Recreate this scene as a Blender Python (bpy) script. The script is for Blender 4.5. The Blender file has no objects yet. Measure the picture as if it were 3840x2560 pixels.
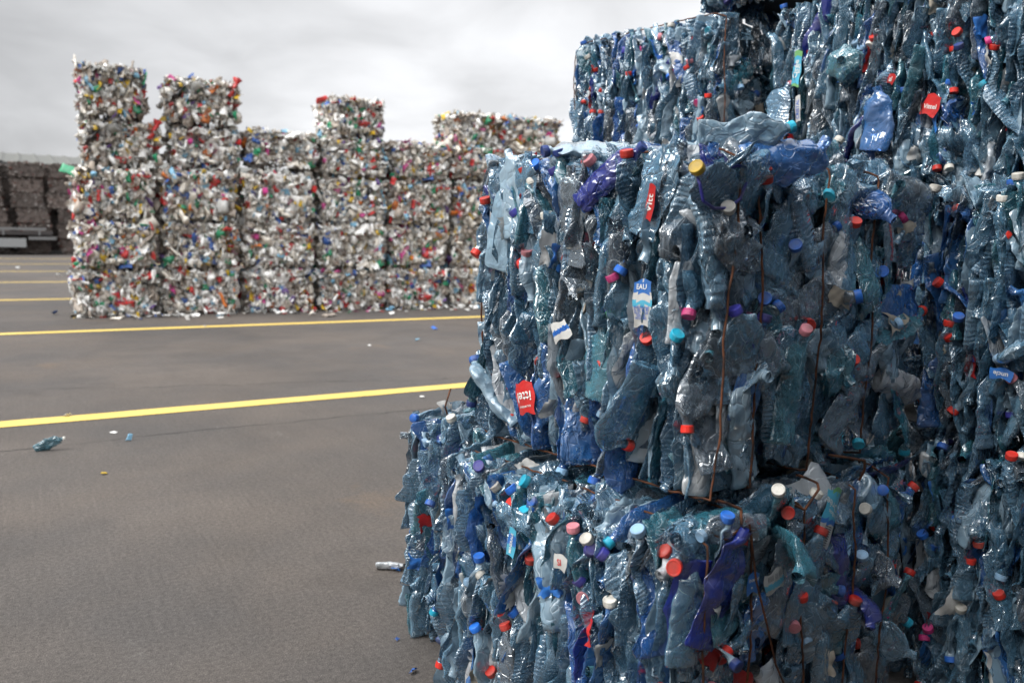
import bpy, math, random, time; T0=time.time()
import numpy as np
from mathutils import Matrix, Vector

# ------------------------------------------------------------------ camera, sky, sun, exposure
scene = bpy.context.scene
U = 0.75                                   # height of one bale
EYE = 1.75 * U
PITCH, ROLL = math.radians(7.3), math.radians(1.27)
fw = Vector((0, math.cos(PITCH), -math.sin(PITCH)))
rt = Vector((1, 0, 0)); up = Vector((0, math.sin(PITCH), math.cos(PITCH)))
cr = rt * math.cos(ROLL) + up * math.sin(ROLL)
cu = -rt * math.sin(ROLL) + up * math.cos(ROLL)
cam_d = bpy.data.cameras.new('camera'); cam = bpy.data.objects.new('camera', cam_d)
scene.collection.objects.link(cam); scene.camera = cam
cam.matrix_world = Matrix(((cr.x, cu.x, -fw.x, 0), (cr.y, cu.y, -fw.y, 0), (cr.z, cu.z, -fw.z, EYE), (0, 0, 0, 1)))
cam_d.sensor_width = 36; cam_d.lens = 28.7; cam_d.clip_start = .05; cam_d.clip_end = 2000
cam_d.dof.use_dof = True; cam_d.dof.focus_distance = 2.15; cam_d.dof.aperture_fstop = 3.6

SUN_EL, SUN_AZ = math.radians(42), math.radians(-115)       # azimuth from +Y towards +X
world = bpy.data.worlds.new('World'); scene.world = world; world.use_nodes = True
def build_world():
    nt = world.node_tree; nt.nodes.clear(); N = nt.nodes.new; L = nt.links.new
    out = N('ShaderNodeOutputWorld'); bg = N('ShaderNodeBackground'); bg.inputs[1].default_value = .1
    sky = N('ShaderNodeTexSky'); sky.sky_type = 'NISHITA'; sky.sun_disc = False
    sky.sun_elevation = SUN_EL; sky.sun_rotation = SUN_AZ
    tc = N('ShaderNodeTexCoord'); sep = N('ShaderNodeSeparateXYZ'); L(tc.outputs['Generated'], sep.inputs[0])
    # cloud deck: direction projected onto a flat layer overhead
    zz = N('ShaderNodeMath'); zz.operation = 'ADD'; zz.inputs[1].default_value = .28; L(sep.outputs[2], zz.inputs[0])
    comb = N('ShaderNodeCombineXYZ')
    for i in (0, 1):
        d = N('ShaderNodeMath'); d.operation = 'DIVIDE'; L(sep.outputs[i], d.inputs[0]); L(zz.outputs[0], d.inputs[1]); L(d.outputs[0], comb.inputs[i])
    n1 = N('ShaderNodeTexNoise'); n1.inputs['Scale'].default_value = 2.4; n1.inputs['Detail'].default_value = 6; n1.inputs['Roughness'].default_value = .5
    n1.inputs['Distortion'].default_value = .35
    L(comb.outputs[0], n1.inputs['Vector'])
    r1 = N('ShaderNodeMapRange'); r1.inputs[1].default_value = .3; r1.inputs[2].default_value = .7; r1.inputs[3].default_value = .80; r1.inputs[4].default_value = 1.16
    L(n1.outputs[0], r1.inputs[0])
    # base luminance against height: bright veil low down, thicker grey deck, brightest overhead
    rp = N('ShaderNodeValToRGB'); e = rp.color_ramp.elements
    e[0].position = 0.0; e[0].color = (.80,.80,.80,1)
    e[1].position = 1.0; e[1].color = (1,1,1,1)
    for p, v in ((.12,.82),(.28,.76),(.42,.66),(.60,.86)):
        q = e.new(p); q.color = (v,v,v,1)
    L(sep.outputs[2], rp.inputs[0])
    zen = N('ShaderNodeMapRange'); zen.inputs[1].default_value = .42; zen.inputs[2].default_value = 1; zen.inputs[3].default_value = 1; zen.inputs[4].default_value = 1.35
    L(sep.outputs[2], zen.inputs[0])
    # sky darkened towards the left (-X), lens vignette put into its brightness
    ng = N('ShaderNodeMapRange'); ng.inputs[1].default_value = 0; ng.inputs[2].default_value = -.75; ng.inputs[3].default_value = 0; ng.inputs[4].default_value = .75; L(sep.outputs[0], ng.inputs[0])
    sq = N('ShaderNodeMath'); sq.operation = 'MULTIPLY'; L(ng.outputs[0], sq.inputs[0]); L(ng.outputs[0], sq.inputs[1])
    az = N('ShaderNodeMath'); az.operation = 'MULTIPLY_ADD'; az.inputs[1].default_value = -1.60; az.inputs[2].default_value = 1.09; L(sq.outputs[0], az.inputs[0])
    m1 = N('ShaderNodeMath'); m1.operation = 'MULTIPLY'; L(r1.outputs[0], m1.inputs[0]); L(rp.outputs[0], m1.inputs[1])
    m2 = N('ShaderNodeMath'); m2.operation = 'MULTIPLY'; L(m1.outputs[0], m2.inputs[0]); L(zen.outputs[0], m2.inputs[1])
    m3 = N('ShaderNodeMath'); m3.operation = 'MULTIPLY'; L(m2.outputs[0], m3.inputs[0]); L(az.outputs[0], m3.inputs[1])
    # brighter sky added behind the viewer on the left, to light the bale faces
    dt = N('ShaderNodeVectorMath'); dt.operation = 'DOT_PRODUCT'; dt.inputs[1].default_value = (-.58, -.74, .34); L(tc.outputs['Generated'], dt.inputs[0])
    sg = N('ShaderNodeMapRange'); sg.inputs[1].default_value = .25; sg.inputs[2].default_value = 1; sg.inputs[3].default_value = 1; sg.inputs[4].default_value = 4.2; L(dt.outputs['Value'], sg.inputs[0])
    m5 = N('ShaderNodeMath'); m5.operation = 'MULTIPLY'; L(m3.outputs[0], m5.inputs[0]); L(sg.outputs[0], m5.inputs[1]); m3 = m5
    m4 = N('ShaderNodeMath'); m4.operation = 'MULTIPLY'; L(m3.outputs[0], m4.inputs[0]); m4.inputs[1].default_value = 10.0
    col = N('ShaderNodeVectorMath'); col.operation = 'SCALE'; col.inputs[0].default_value = (.985, .995, 1.02); L(m4.outputs[0], col.inputs['Scale'])
    mix = N('ShaderNodeMixRGB'); mix.inputs[0].default_value = .97; L(sky.outputs[0], mix.inputs[1]); L(col.outputs[0], mix.inputs[2])
    L(mix.outputs[0], bg.inputs[0]); L(bg.outputs[0], out.inputs[0])
build_world()
sun_d = bpy.data.lights.new('sun', 'SUN'); sun_d.energy = 2.8; sun_d.angle = math.radians(28); sun_d.color = (1, .97, .92)
sun = bpy.data.objects.new('sun', sun_d); scene.collection.objects.link(sun)
sdir = Vector((math.sin(SUN_AZ)*math.cos(SUN_EL), math.cos(SUN_AZ)*math.cos(SUN_EL), math.sin(SUN_EL)))
sun.rotation_euler = sdir.to_track_quat('Z', 'Y').to_euler()
scene.view_settings.view_transform = 'Standard'; scene.view_settings.look = 'None'; scene.view_settings.gamma = 1
scene.view_settings.exposure = 0.2
try:
    scene.cycles.transparent_max_bounces = 8; scene.cycles.max_bounces = 6
    scene.cycles.diffuse_bounces = 3; scene.cycles.glossy_bounces = 2; scene.cycles.transmission_bounces = 3
    scene.cycles.use_denoising = True; scene.cycles.caustics_reflective = False
except Exception: pass

rng = np.random.default_rng(7)

# ------------------------------------------------------------------ object helpers
def link(o, parent=None):
    scene.collection.objects.link(o)
    if parent is not None: o.parent = parent
    return o
def tag(o, label=None, cat=None, group=None, kind=None):
    if label: o['label'] = label
    if cat: o['category'] = cat
    if group: o['group'] = group
    if kind: o['kind'] = kind
    return o
def empty(name, M, label, cat, group=None):
    o = bpy.data.objects.new(name, None); o.empty_display_size = .1; link(o); o.matrix_world = M
    return tag(o, label, cat, group)
def mesh_np(name, V, Q, mats, MI=None, UV=None, smooth=True, tint=None):
    me = bpy.data.meshes.new(name)
    V = np.ascontiguousarray(V, dtype=np.float32); Q = np.ascontiguousarray(Q, dtype=np.int32)
    n, k = Q.shape
    me.vertices.add(len(V)); me.vertices.foreach_set('co', V.ravel())
    me.loops.add(n*k); me.loops.foreach_set('vertex_index', Q.ravel())
    me.polygons.add(n); me.polygons.foreach_set('loop_start', np.arange(n, dtype=np.int32)*k)
    if MI is not None: me.polygons.foreach_set('material_index', np.ascontiguousarray(MI, dtype=np.int32))
    sm = np.full(n, smooth) if np.isscalar(smooth) else smooth
    me.polygons.foreach_set('use_smooth', sm)
    if UV is not None:
        uv = me.uv_layers.new(name='UVMap'); uv.data.foreach_set('uv', np.ascontiguousarray(UV[Q.ravel()], dtype=np.float32).ravel())
    if tint is not None:
        at = me.attributes.new('tint', 'FLOAT', 'POINT'); at.data.foreach_set('value', np.ascontiguousarray(tint, dtype=np.float32))
    for m in mats: me.materials.append(m)
    me.update(calc_edges=True)
    return me
def obj(name, me, parent=None, M=None):
    o = bpy.data.objects.new(name, me); link(o, parent)
    if M is not None: o.matrix_local = M
    return o
def M4(R, t):
    m = Matrix.Identity(4)
    for i in range(3):
        for j in range(3): m[i][j] = float(R[i][j])
        m[i][3] = float(t[i])
    return m

# ------------------------------------------------------------------ materials
def newmat(name):
    m = bpy.data.materials.new(name); m.use_nodes = True; nt = m.node_tree; nt.nodes.clear()
    N, L = nt.nodes.new, nt.links.new
    out = N('ShaderNodeOutputMaterial'); p = N('ShaderNodeBsdfPrincipled')
    L(p.outputs[0], out.inputs[0])
    return m, N, L, out, p
def tint_node(N, L):
    a = N('ShaderNodeAttribute'); a.attribute_name = 'tint'
    oi = N('ShaderNodeObjectInfo'); ad = N('ShaderNodeMath'); ad.operation = 'ADD'
    L(a.outputs['Fac'], ad.inputs[0]); L(oi.outputs['Random'], ad.inputs[1])
    fr = N('ShaderNodeMath'); fr.operation = 'FRACT'; L(ad.outputs[0], fr.inputs[0])
    return fr
def pet(name, c1, c2, transp=.5, rough=.06, ribs=0.0, gloss=1.0):
    """thin crumpled bottle plastic: a see-through tinted film with sharp reflections on its facets and some dirt"""
    m, N, L, out, p = newmat(name); N2 = m.node_tree.nodes; N2.remove(p)
    t = tint_node(N, L)
    tc = N('ShaderNodeTexCoord')
    off = N('ShaderNodeVectorMath'); off.operation = 'SCALE'; off.inputs[0].default_value = (3.1, 7.7, 5.3); L(t.outputs[0], off.inputs['Scale'])
    ob = N('ShaderNodeVectorMath'); ob.operation = 'ADD'; L(tc.outputs['Object'], ob.inputs[0]); L(off.outputs[0], ob.inputs[1])
    mix = N('ShaderNodeMixRGB'); mix.inputs[1].default_value = (*c1, 1); mix.inputs[2].default_value = (*c2, 1); L(t.outputs[0], mix.inputs[0])
    dn = N('ShaderNodeTexNoise'); dn.inputs['Scale'].default_value = 16; dn.inputs['Detail'].default_value = 5; L(ob.outputs[0], dn.inputs['Vector'])
    dr = N('ShaderNodeMapRange'); dr.inputs[1].default_value = .50; dr.inputs[2].default_value = .72; dr.inputs[4].default_value = .55; L(dn.outputs[0], dr.inputs[0])
    dirt = N('ShaderNodeMixRGB'); dirt.inputs[2].default_value = (.17, .16, .14, 1); L(dr.outputs[0], dirt.inputs[0]); L(mix.outputs[0], dirt.inputs[1])
    # crumple: flat facets between sharp folds (cell distance) at two sizes, warped
    wn = N('ShaderNodeTexNoise'); wn.inputs['Scale'].default_value = 14; wn.inputs['Detail'].default_value = 1; L(ob.outputs[0], wn.inputs['Vector'])
    wv_ = N('ShaderNodeVectorMath'); wv_.operation = 'MULTIPLY_ADD'; wv_.inputs[1].default_value = (.11, .11, .11); L(wn.outputs['Color'], wv_.inputs[0]); L(ob.outputs[0], wv_.inputs[2])
    def cells(scale, stretch):
        mp = N('ShaderNodeMapping'); mp.inputs['Scale'].default_value = stretch; L(wv_.outputs[0], mp.inputs[0])
        v = N('ShaderNodeTexVoronoi'); v.feature = 'F1'; v.inputs['Scale'].default_value = scale; L(mp.outputs[0], v.inputs['Vector']); return v.outputs['Distance']
    v1, v2 = cells(25, (1, 1, .55)), cells(75, (1, 1, .8))
    # folded plastic turns white along its sharpest folds
    ve = N('ShaderNodeTexVoronoi'); ve.feature = 'DISTANCE_TO_EDGE'; ve.inputs['Scale'].default_value = 34; mq = N('ShaderNodeMapping'); mq.inputs['Scale'].default_value = (1, 1, .5); L(wv_.outputs[0], mq.inputs[0]); L(mq.outputs[0], ve.inputs['Vector'])
    wl = N('ShaderNodeMapRange'); wl.inputs[1].default_value = .0; wl.inputs[2].default_value = .022; wl.inputs[3].default_value = 1; wl.inputs[4].default_value = 0; L(ve.outputs['Distance'], wl.inputs[0])
    wm = N('ShaderNodeMapRange'); wm.inputs[1].default_value = .50; wm.inputs[2].default_value = .62; L(dn.outputs[0], wm.inputs[0])
    wh = N('ShaderNodeMath'); wh.operation = 'MULTIPLY'; L(wl.outputs[0], wh.inputs[0]); L(wm.outputs[0], wh.inputs[1])
    whc = N('ShaderNodeMixRGB'); whc.inputs[2].default_value = (.62, .72, .80, 1); whf = N('ShaderNodeMath'); whf.operation = 'MULTIPLY'; whf.inputs[1].default_value = .75 if c1[0] > .03 else .12; L(wh.outputs[0], whf.inputs[0]); L(whf.outputs[0], whc.inputs[0]); L(dirt.outputs[0], whc.inputs[1])
    h = N('ShaderNodeMath'); h.operation = 'MULTIPLY_ADD'; h.inputs[1].default_value = .09; L(v2, h.inputs[0]); L(v1, h.inputs[2])
    he = N('ShaderNodeMapRange'); he.inputs[1].default_value = 0; he.inputs[2].default_value = .07; he.inputs[3].default_value = .0; he.inputs[4].default_value = .14; L(ve.outputs['Distance'], he.inputs[0])
    h2 = N('ShaderNodeMath'); h2.operation = 'ADD'; L(h.outputs[0], h2.inputs[0]); L(he.outputs[0], h2.inputs[1]); h = h2
    if ribs > 0:
        uv = N('ShaderNodeSeparateXYZ'); L(tc.outputs['UV'], uv.inputs[0])
        w = N('ShaderNodeMath'); w.operation = 'MULTIPLY'; w.inputs[1].default_value = 130; L(uv.outputs[1], w.inputs[0])
        sn = N('ShaderNodeMath'); sn.operation = 'SINE'; L(w.outputs[0], sn.inputs[0])
        ad = N('ShaderNodeMath'); ad.operation = 'MULTIPLY_ADD'; ad.inputs[1].default_value = ribs; L(sn.outputs[0], ad.inputs[0]); L(h.outputs[0], ad.inputs[2]); h = ad
    b = N('ShaderNodeBump'); b.inputs['Distance'].default_value = .012; bs = N('ShaderNodeMapRange'); bs.inputs[3].default_value = .35; bs.inputs[4].default_value = 1.0; tq = N('ShaderNodeMath'); tq.operation = 'MULTIPLY'; tq.inputs[1].default_value = 7.31; L(t.outputs[0], tq.inputs[0]); tf = N('ShaderNodeMath'); tf.operation = 'FRACT'; L(tq.outputs[0], tf.inputs[0]); L(tf.outputs[0], bs.inputs[0]); L(bs.outputs[0], b.inputs['Strength']); L(h.outputs[0], b.inputs['Height'])
    df = N('ShaderNodeBsdfDiffuse'); L(whc.outputs[0], df.inputs[0]); L(b.outputs[0], df.inputs[2])
    tr = N('ShaderNodeBsdfTransparent'); L(mix.outputs[0], tr.inputs[0])
    tm = N('ShaderNodeMixRGB'); tm.inputs[0].default_value = .62 if c1[0] > .08 else .25; tm.inputs[2].default_value = (.9, .95, .97, 1); L(mix.outputs[0], tm.inputs[1]); L(tm.outputs[0], tr.inputs[0])
    lw = N('ShaderNodeLayerWeight'); lw.inputs[0].default_value = .5; L(b.outputs[0], lw.inputs['Normal'])
    f = N('ShaderNodeMapRange'); f.inputs[3].default_value = transp; f.inputs[4].default_value = transp*.25; f.inputs[1].default_value = .1; f.inputs[2].default_value = .95; L(lw.outputs['Facing'], f.inputs[0])
    fd = N('ShaderNodeMath'); fd.operation = 'MULTIPLY_ADD'; fd.inputs[1].default_value = -.5; L(dr.outputs[0], fd.inputs[0]); L(f.outputs[0], fd.inputs[2]); fd.use_clamp = True
    fe = N('ShaderNodeMath'); fe.operation = 'MULTIPLY_ADD'; fe.inputs[1].default_value = -.35; fe.use_clamp = True; L(wh.outputs[0], fe.inputs[0]); L(fd.outputs[0], fe.inputs[2]); fd = fe
    m1 = N('ShaderNodeMixShader'); L(fd.outputs[0], m1.inputs[0]); L(df.outputs[0], m1.inputs[1]); L(tr.outputs[0], m1.inputs[2])
    gl = N('ShaderNodeBsdfGlossy'); gl.inputs[0].default_value = (.95, .98, 1, 1); gl.inputs['Roughness'].default_value = rough; L(b.outputs[0], gl.inputs['Normal'])
    fr = N('ShaderNodeFresnel'); fr.inputs[0].default_value = 1.75; L(b.outputs[0], fr.inputs['Normal'])
    fm_ = N('ShaderNodeMath'); fm_.operation = 'MULTIPLY'; fm_.inputs[1].default_value = 1.9*gloss; fm_.use_clamp = True; L(fr.outputs[0], fm_.inputs[0])
    gd = N('ShaderNodeMath'); gd.operation = 'MULTIPLY_ADD'; gd.inputs[1].default_value = -1.7; gd.inputs[2].default_value = 1.0; gd.use_clamp = True; L(dr.outputs[0], gd.inputs[0])
    ge = N('ShaderNodeMath'); ge.operation = 'MULTIPLY'; L(fm_.outputs[0], ge.inputs[0]); L(gd.outputs[0], ge.inputs[1]); fm_ = ge
    m2 = N('ShaderNodeMixShader'); L(fm_.outputs[0], m2.inputs[0]); L(m1.outputs[0], m2.inputs[1]); L(gl.outputs[0], m2.inputs[2]); L(m2.outputs[0], out.inputs[0])
    return m
def solid(name, c, rough=.45, var=.25, spec=.5, dirt=.3, bump=.0):
    m, N, L, out, p = newmat(name)
    t = tint_node(N, L); tc = N('ShaderNodeTexCoord')
    v = N('ShaderNodeMapRange'); v.inputs[3].default_value = 1-var; v.inputs[4].default_value = 1+var*.6; L(t.outputs[0], v.inputs[0])
    sc = N('ShaderNodeVectorMath'); sc.operation = 'SCALE'; sc.inputs[0].default_value = c; L(v.outputs[0], sc.inputs['Scale'])
    dn = N('ShaderNodeTexNoise'); dn.inputs['Scale'].default_value = 22; dn.inputs['Detail'].default_value = 4; L(tc.outputs['Object'], dn.inputs['Vector'])
    dr = N('ShaderNodeMapRange'); dr.inputs[1].default_value = .45; dr.inputs[2].default_value = .75; dr.inputs[4].default_value = dirt; L(dn.outputs[0], dr.inputs[0])
    mx = N('ShaderNodeMixRGB'); mx.inputs[2].default_value = (.11, .10, .085, 1); L(dr.outputs[0], mx.inputs[0]); L(sc.outputs[0], mx.inputs[1]); L(mx.outputs[0], p.inputs['Base Color'])
    p.inputs['Roughness'].default_value = rough; p.inputs['Specular IOR Level'].default_value = spec
    if bump > 0:
        nb = N('ShaderNodeTexNoise'); nb.inputs['Scale'].default_value = 45; nb.inputs['Detail'].default_value = 3; L(tc.outputs['Object'], nb.inputs['Vector'])
        b = N('ShaderNodeBump'); b.inputs['Strength'].default_value = bump; b.inputs['Distance'].default_value = .01; L(nb.outputs[0], b.inputs['Height']); L(b.outputs[0], p.inputs['Normal'])
    return m
PET = [pet('clear_blue_plastic', (.13,.34,.54), (.24,.46,.64), .78),
       pet('pale_blue_ribbed_plastic', (.24,.42,.58), (.16,.34,.53), .66, ribs=.10),
       pet('grey_clear_plastic', (.30,.37,.44), (.20,.27,.35), .80),
       pet('teal_clear_plastic', (.06,.30,.42), (.12,.38,.48), .76),
       pet('blue_plastic', (.03,.15,.50), (.06,.23,.58), .55),
       pet('dark_blue_plastic', (.012,.02,.22), (.02,.04,.28), .30, .12, gloss=.7),
       pet('milky_white_plastic', (.56,.58,.59), (.40,.44,.48), .15, .25),
       pet('pale_frosted_blue_plastic', (.42,.60,.74), (.34,.54,.70), .50, .08)]
PET_W = np.array([.35, .17, .13, .11, .09, .012, .028, .11])
CAPC = {'r': ('red_cap_plastic', (.62,.03,.02)), 'b': ('blue_cap_plastic', (.02,.14,.55)), 'v': ('indigo_cap_plastic', (.05,.05,.33)),
        'n': ('navy_cap_plastic', (.02,.05,.22)), 'l': ('pale_blue_cap_plastic', (.28,.47,.68)), 'w': ('white_cap_plastic', (.72,.70,.64)),
        'p': ('pink_cap_plastic', (.75,.27,.32)), 'm': ('magenta_cap_plastic', (.62,.04,.22)), 'c': ('cyan_cap_plastic', (.02,.38,.55)),
        'y': ('yellow_cap_plastic', (.72,.47,.02)), 'g': ('green_cap_plastic', (.02,.25,.10))}
CK = list(CAPC)
CAPM = {k: solid(v[0], v[1], .46, .35, .4, .75) for k, v in CAPC.items()}
CAP_W = np.array([.24,.22,.12,.06,.10,.11,.04,.03,.06,.01,.01])
LABM = [solid('white_label_film', (.62,.62,.60), .4, .2, .5, .5, .3), solid('red_label_film', (.50,.02,.02), .35, .2, .5, .25, .3),
        solid('blue_label_film', (.03,.16,.50), .35, .2, .5, .25, .3), solid('torn_cream_label_paper', (.50,.44,.36), .7, .2, .2, .6, .4)]
LAB_W = np.array([.42,.16,.20,.22])
CORE = solid('shade_dark_core', (.014,.018,.022), .7, .1, .2, .2)  # near-black inner box, its colour stands in for shade between the bottles
BOT_MATS = PET + [CAPM[k] for k in CK] + LABM + [CORE]
NP_, NC_ = len(PET), len(CK); CORE_I = NP_+NC_+len(LABM)
RUST = None
def rust():
    m, N, L, out, p = newmat('rusty_wire'); tc = N('ShaderNodeTexCoord')
    n = N('ShaderNodeTexNoise'); n.inputs['Scale'].default_value = 40; L(tc.outputs['Object'], n.inputs['Vector'])
    r = N('ShaderNodeValToRGB'); r.color_ramp.elements[0].position = .35; r.color_ramp.elements[0].color = (.035,.016,.010,1); r.color_ramp.elements[1].position = .7; r.color_ramp.elements[1].color = (.16,.055,.022,1)
    L(n.outputs[0], r.inputs[0]); L(r.outputs[0], p.inputs['Base Color']); p.inputs['Roughness'].default_value = .8; p.inputs['Metallic'].default_value = .2
    return m
RUST = rust()

# ------------------------------------------------------------------ crushed bottle templates (all quads)
def creases(P, r, n, f0, f1, power=1.0):
    """sum of randomly oriented folds |sin|: sharp valleys like crumpled plastic, about -1..1"""
    out = np.zeros(len(P)); tot = 0
    for _ in range(n):
        k = r.normal(size=3); k /= np.linalg.norm(k); fq = math.exp(r.uniform(math.log(f0), math.log(f1)))
        a = (f0/fq)**.7; out += a*(1-2*np.abs(np.sin(P@k*fq+r.uniform(0, 6.28)))**power); tot += a
    return out/tot*1.6
def grid_quads(nu, nv):
    i, j = np.meshgrid(np.arange(nv-1), np.arange(nu-1), indexing='ij')
    a = (i*nu+j).ravel(); return np.stack([a, a+1, a+1+nu, a+nu], 1)
def bottle(seed, nu, nv, kind='flat'):
    """returns V, Q, UV, function mapping cap-local points, length; flattened along Y, long axis Z, neck at +Z"""
    r = np.random.default_rng(seed)
    Lb = r.uniform(.18, .26); rad = r.uniform(.036, .044)
    if kind == 'flat': flat = r.uniform(.07, .20)
    elif kind == 'half': flat = r.uniform(.32, .62)
    else: flat = 1.0
    tab = np.array([(.05,.02),(.015,.5),(0,.86),(.025,1),(.30,.95),(.36,1),(.72,1),(.84,.80),(.91,.45),(.935,.33),(.97,.31),(1,.31)])
    s = np.r_[np.linspace(0, .12, max(3, nv//7)), np.linspace(.12, 1, nv-max(3, nv//7)+1)[1:]]
    kk = np.interp(s, [0,.05,.10,.14,.3,.36,.70,.81,.88,.92,.96,1], np.arange(12))
    zf = np.interp(kk, np.arange(12), tab[:,0]); rf = np.interp(kk, np.arange(12), tab[:,1])
    th = np.linspace(0, 2*np.pi, nu)
    Z = np.repeat(zf*Lb, nu); Rr = np.repeat(rf*rad, nu); T = np.tile(th, nv)
    rn = .0120; neck = np.clip((np.repeat(zf, nu)-.855)/.07, 0, 1); neck = neck*neck*(3-2*neck)
    Rr = Rr*(1-neck)+neck*rn*np.where(np.repeat(zf, nu) > .9, 1, 1)
    fl = flat*(1-neck)+neck*1.0; wd = (1+.42*(1-flat))*(1-neck)+neck
    pinch = np.abs(np.sin(T))**(1.0+.9*(1-neck)*(1 if kind == 'flat' else .3))*np.sign(np.sin(T))     # walls pressed together along both edges
    x = Rr*np.cos(T)*wd; y = Rr*pinch*fl
    P = np.stack([x, y*.6, Z], 1)
    if kind == 'disc':                                   # crushed end-on: base pressed towards the neck
        sq = r.uniform(.16, .3); nn = 1-neck
        Z = Z*sq; Lb *= sq
        ang = np.sin(T*r.integers(4, 8)+r.uniform(0, 6))*.10+1
        x, y = x*(1.25*nn+neck)*ang, y*(1.25*nn+neck)*ang
        rr_ = np.hypot(x, y)
        x += .007*nn*creases(P, r, 5, 40, 160); y += .007*nn*creases(P, r, 5, 40, 160)
        Z = Z+.010*nn*creases(np.stack([np.cos(T), np.sin(T), rr_*8], 1), r, 6, 4, 14)
        V = np.stack([x, y, Z], 1)
        UV = np.stack([T/6.283, np.repeat(s, nu)], 1)
        return V, grid_quads(nu, nv), UV, (lambda C: C+np.array([0,0,Lb])), Lb
    nb = 1-neck
    # folds shared by both walls, then each wall's own dents
    shared = creases(np.stack([x, x*0, Z], 1), r, 6, 14, 70)
    own = creases(P+np.array([0, .5, 0])*np.sign(y)[:,None], r, 8, 45, 240, .8)
    wid = creases(np.stack([x*0, x*0+np.sign(x), Z], 1), r, 4, 15, 60)
    y = y+nb*(.0075*shared+min(.005, rad*flat*.55)*np.abs(np.sin(T))*own); x = x*(1+nb*.20*wid)+nb*.004*creases(P, r, 6, 50, 200)
    Zn = Z+nb*.005*creases(P, r, 5, 30, 120)
    # bends: whole-body curve and a kinked neck, applied as a curved centre line
    k1, k2 = r.normal(0, .7), r.normal(0, .4)
    ph1 = r.normal(0, .18) if r.random() < .75 else r.normal(0, .6); ph2 = r.normal(0, .2)
    zs = np.linspace(0, Lb*1.15, 60); sm = np.clip((zs/Lb-.72)/.16, 0, 1); sm = sm*sm*(3-2*sm)
    A = k1*zs+ph1*sm; B = k2*zs+ph2*sm
    dz = zs[1]-zs[0]; cx_ = np.cumsum(np.sin(A))*dz; cy_ = np.cumsum(np.sin(B))*dz; cz_ = np.cumsum(np.cos(A)*np.cos(B))*dz
    def bend(x, y, z):
        a = np.interp(z, zs, A); b = np.interp(z, zs, B)
        px = np.interp(z, zs, cx_)+x*np.cos(a); py = np.interp(z, zs, cy_)+y*np.cos(b)
        pz = np.interp(z, zs, cz_)-x*np.sin(a)-y*np.sin(b)
        return np.stack([px, py, pz], 1)
    V = bend(x, y, Zn)
    UV = np.stack([T/6.283, np.repeat(s, nu)], 1)
    def capmap(C): return bend(C[:,0], C[:,1], C[:,2]+Lb)
    return V, grid_quads(nu, nv), UV, capmap, Lb
def cap_template(nu=25, hi=True):
    prof = [(-.016,.0150),(-.0145,.0165),(-.012,.0165),(-.0112,.0158),(-.0105,.0172),(.0015,.0170),(.0030,.0160),(.0030,.0135),(.0022,.0125),(.0022,.0004)]
    if not hi: prof = [(-.014,.0165),(.0015,.0170),(.003,.0155),(.0028,.0004)]
    th = np.linspace(0, 2*np.pi, nu)
    V = []
    for z, r in prof:
        kn = (1+.02*(np.arange(nu) % 2)) if (hi and -.011 < z < .002) else 1
        V.append(np.stack([r*kn*np.cos(th), r*kn*np.sin(th), np.full(nu, z)], 1))
    return np.concatenate(V), grid_quads(nu, len(prof))
CAPV, CAPQ = cap_template(25); CAPV_L, CAPQ_L = cap_template(11, False); CAPV *= .88; CAPV_L *= .88
def sheet(seed, w=.09, h=.06, nu=12, nv=12):
    r = np.random.default_rng(seed)
    u, v = np.meshgrid(np.linspace(-1, 1, nu), np.linspace(-1, 1, nv))
    P = np.stack([u.ravel()*w*.5, np.zeros(u.size), v.ravel()*h*.5], 1)
    edge = 1+.25*creases(P*3, r, 4, 20, 90)
    P[:,0] *= edge; P[:,2] *= edge
    P[:,1] = .012*creases(P, r, 6, 25, 120)+.01*np.cos(u.ravel()*1.5)*r.uniform(-1, 1)
    UV = np.stack([(u.ravel()+1)/2, (v.ravel()+1)/2], 1)
    return P, grid_quads(nu, nv), UV
HI, LO, LAB = [], [], []
for i in range(44):
    kind = 'disc' if i % 8 == 3 else ('half' if i % 8 in (5, 1) else 'flat')
    V, Q, UV, cm, Lb = bottle(100+i, 27, 44, kind); HI.append((V, Q, UV, cm(CAPV), Lb, kind))
    V, Q, UV, cm, Lb = bottle(100+i, 13, 20, kind); LO.append((V, Q, UV, cm(CAPV_L), Lb, kind))
for i in range(10): LAB.append(sheet(500+i, rng.uniform(.05, .10), rng.uniform(.04, .09)))
DISC = [i for i, t in enumerate(HI) if t[5] == 'disc']; NOND = [i for i, t in enumerate(HI) if t[5] != 'disc']
_hm = {}
def hi_mesh(ti, mi):
    if (ti, mi) not in _hm:
        V, Q, UV, C, Lb, k = HI[ti]; _hm[ti, mi] = mesh_np('crushed_bottle', V, Q, [PET[mi]], None, UV)
    return _hm[ti, mi]
_cm = {}
def cap_mesh(ti, ck):
    if (ti, ck) not in _cm:
        sm = np.ones(len(CAPQ), bool); _cm[ti, ck] = mesh_np('bottle_cap', HI[ti][3], CAPQ, [CAPM[ck]], None, None, False)
    return _cm[ti, ck]

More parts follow.
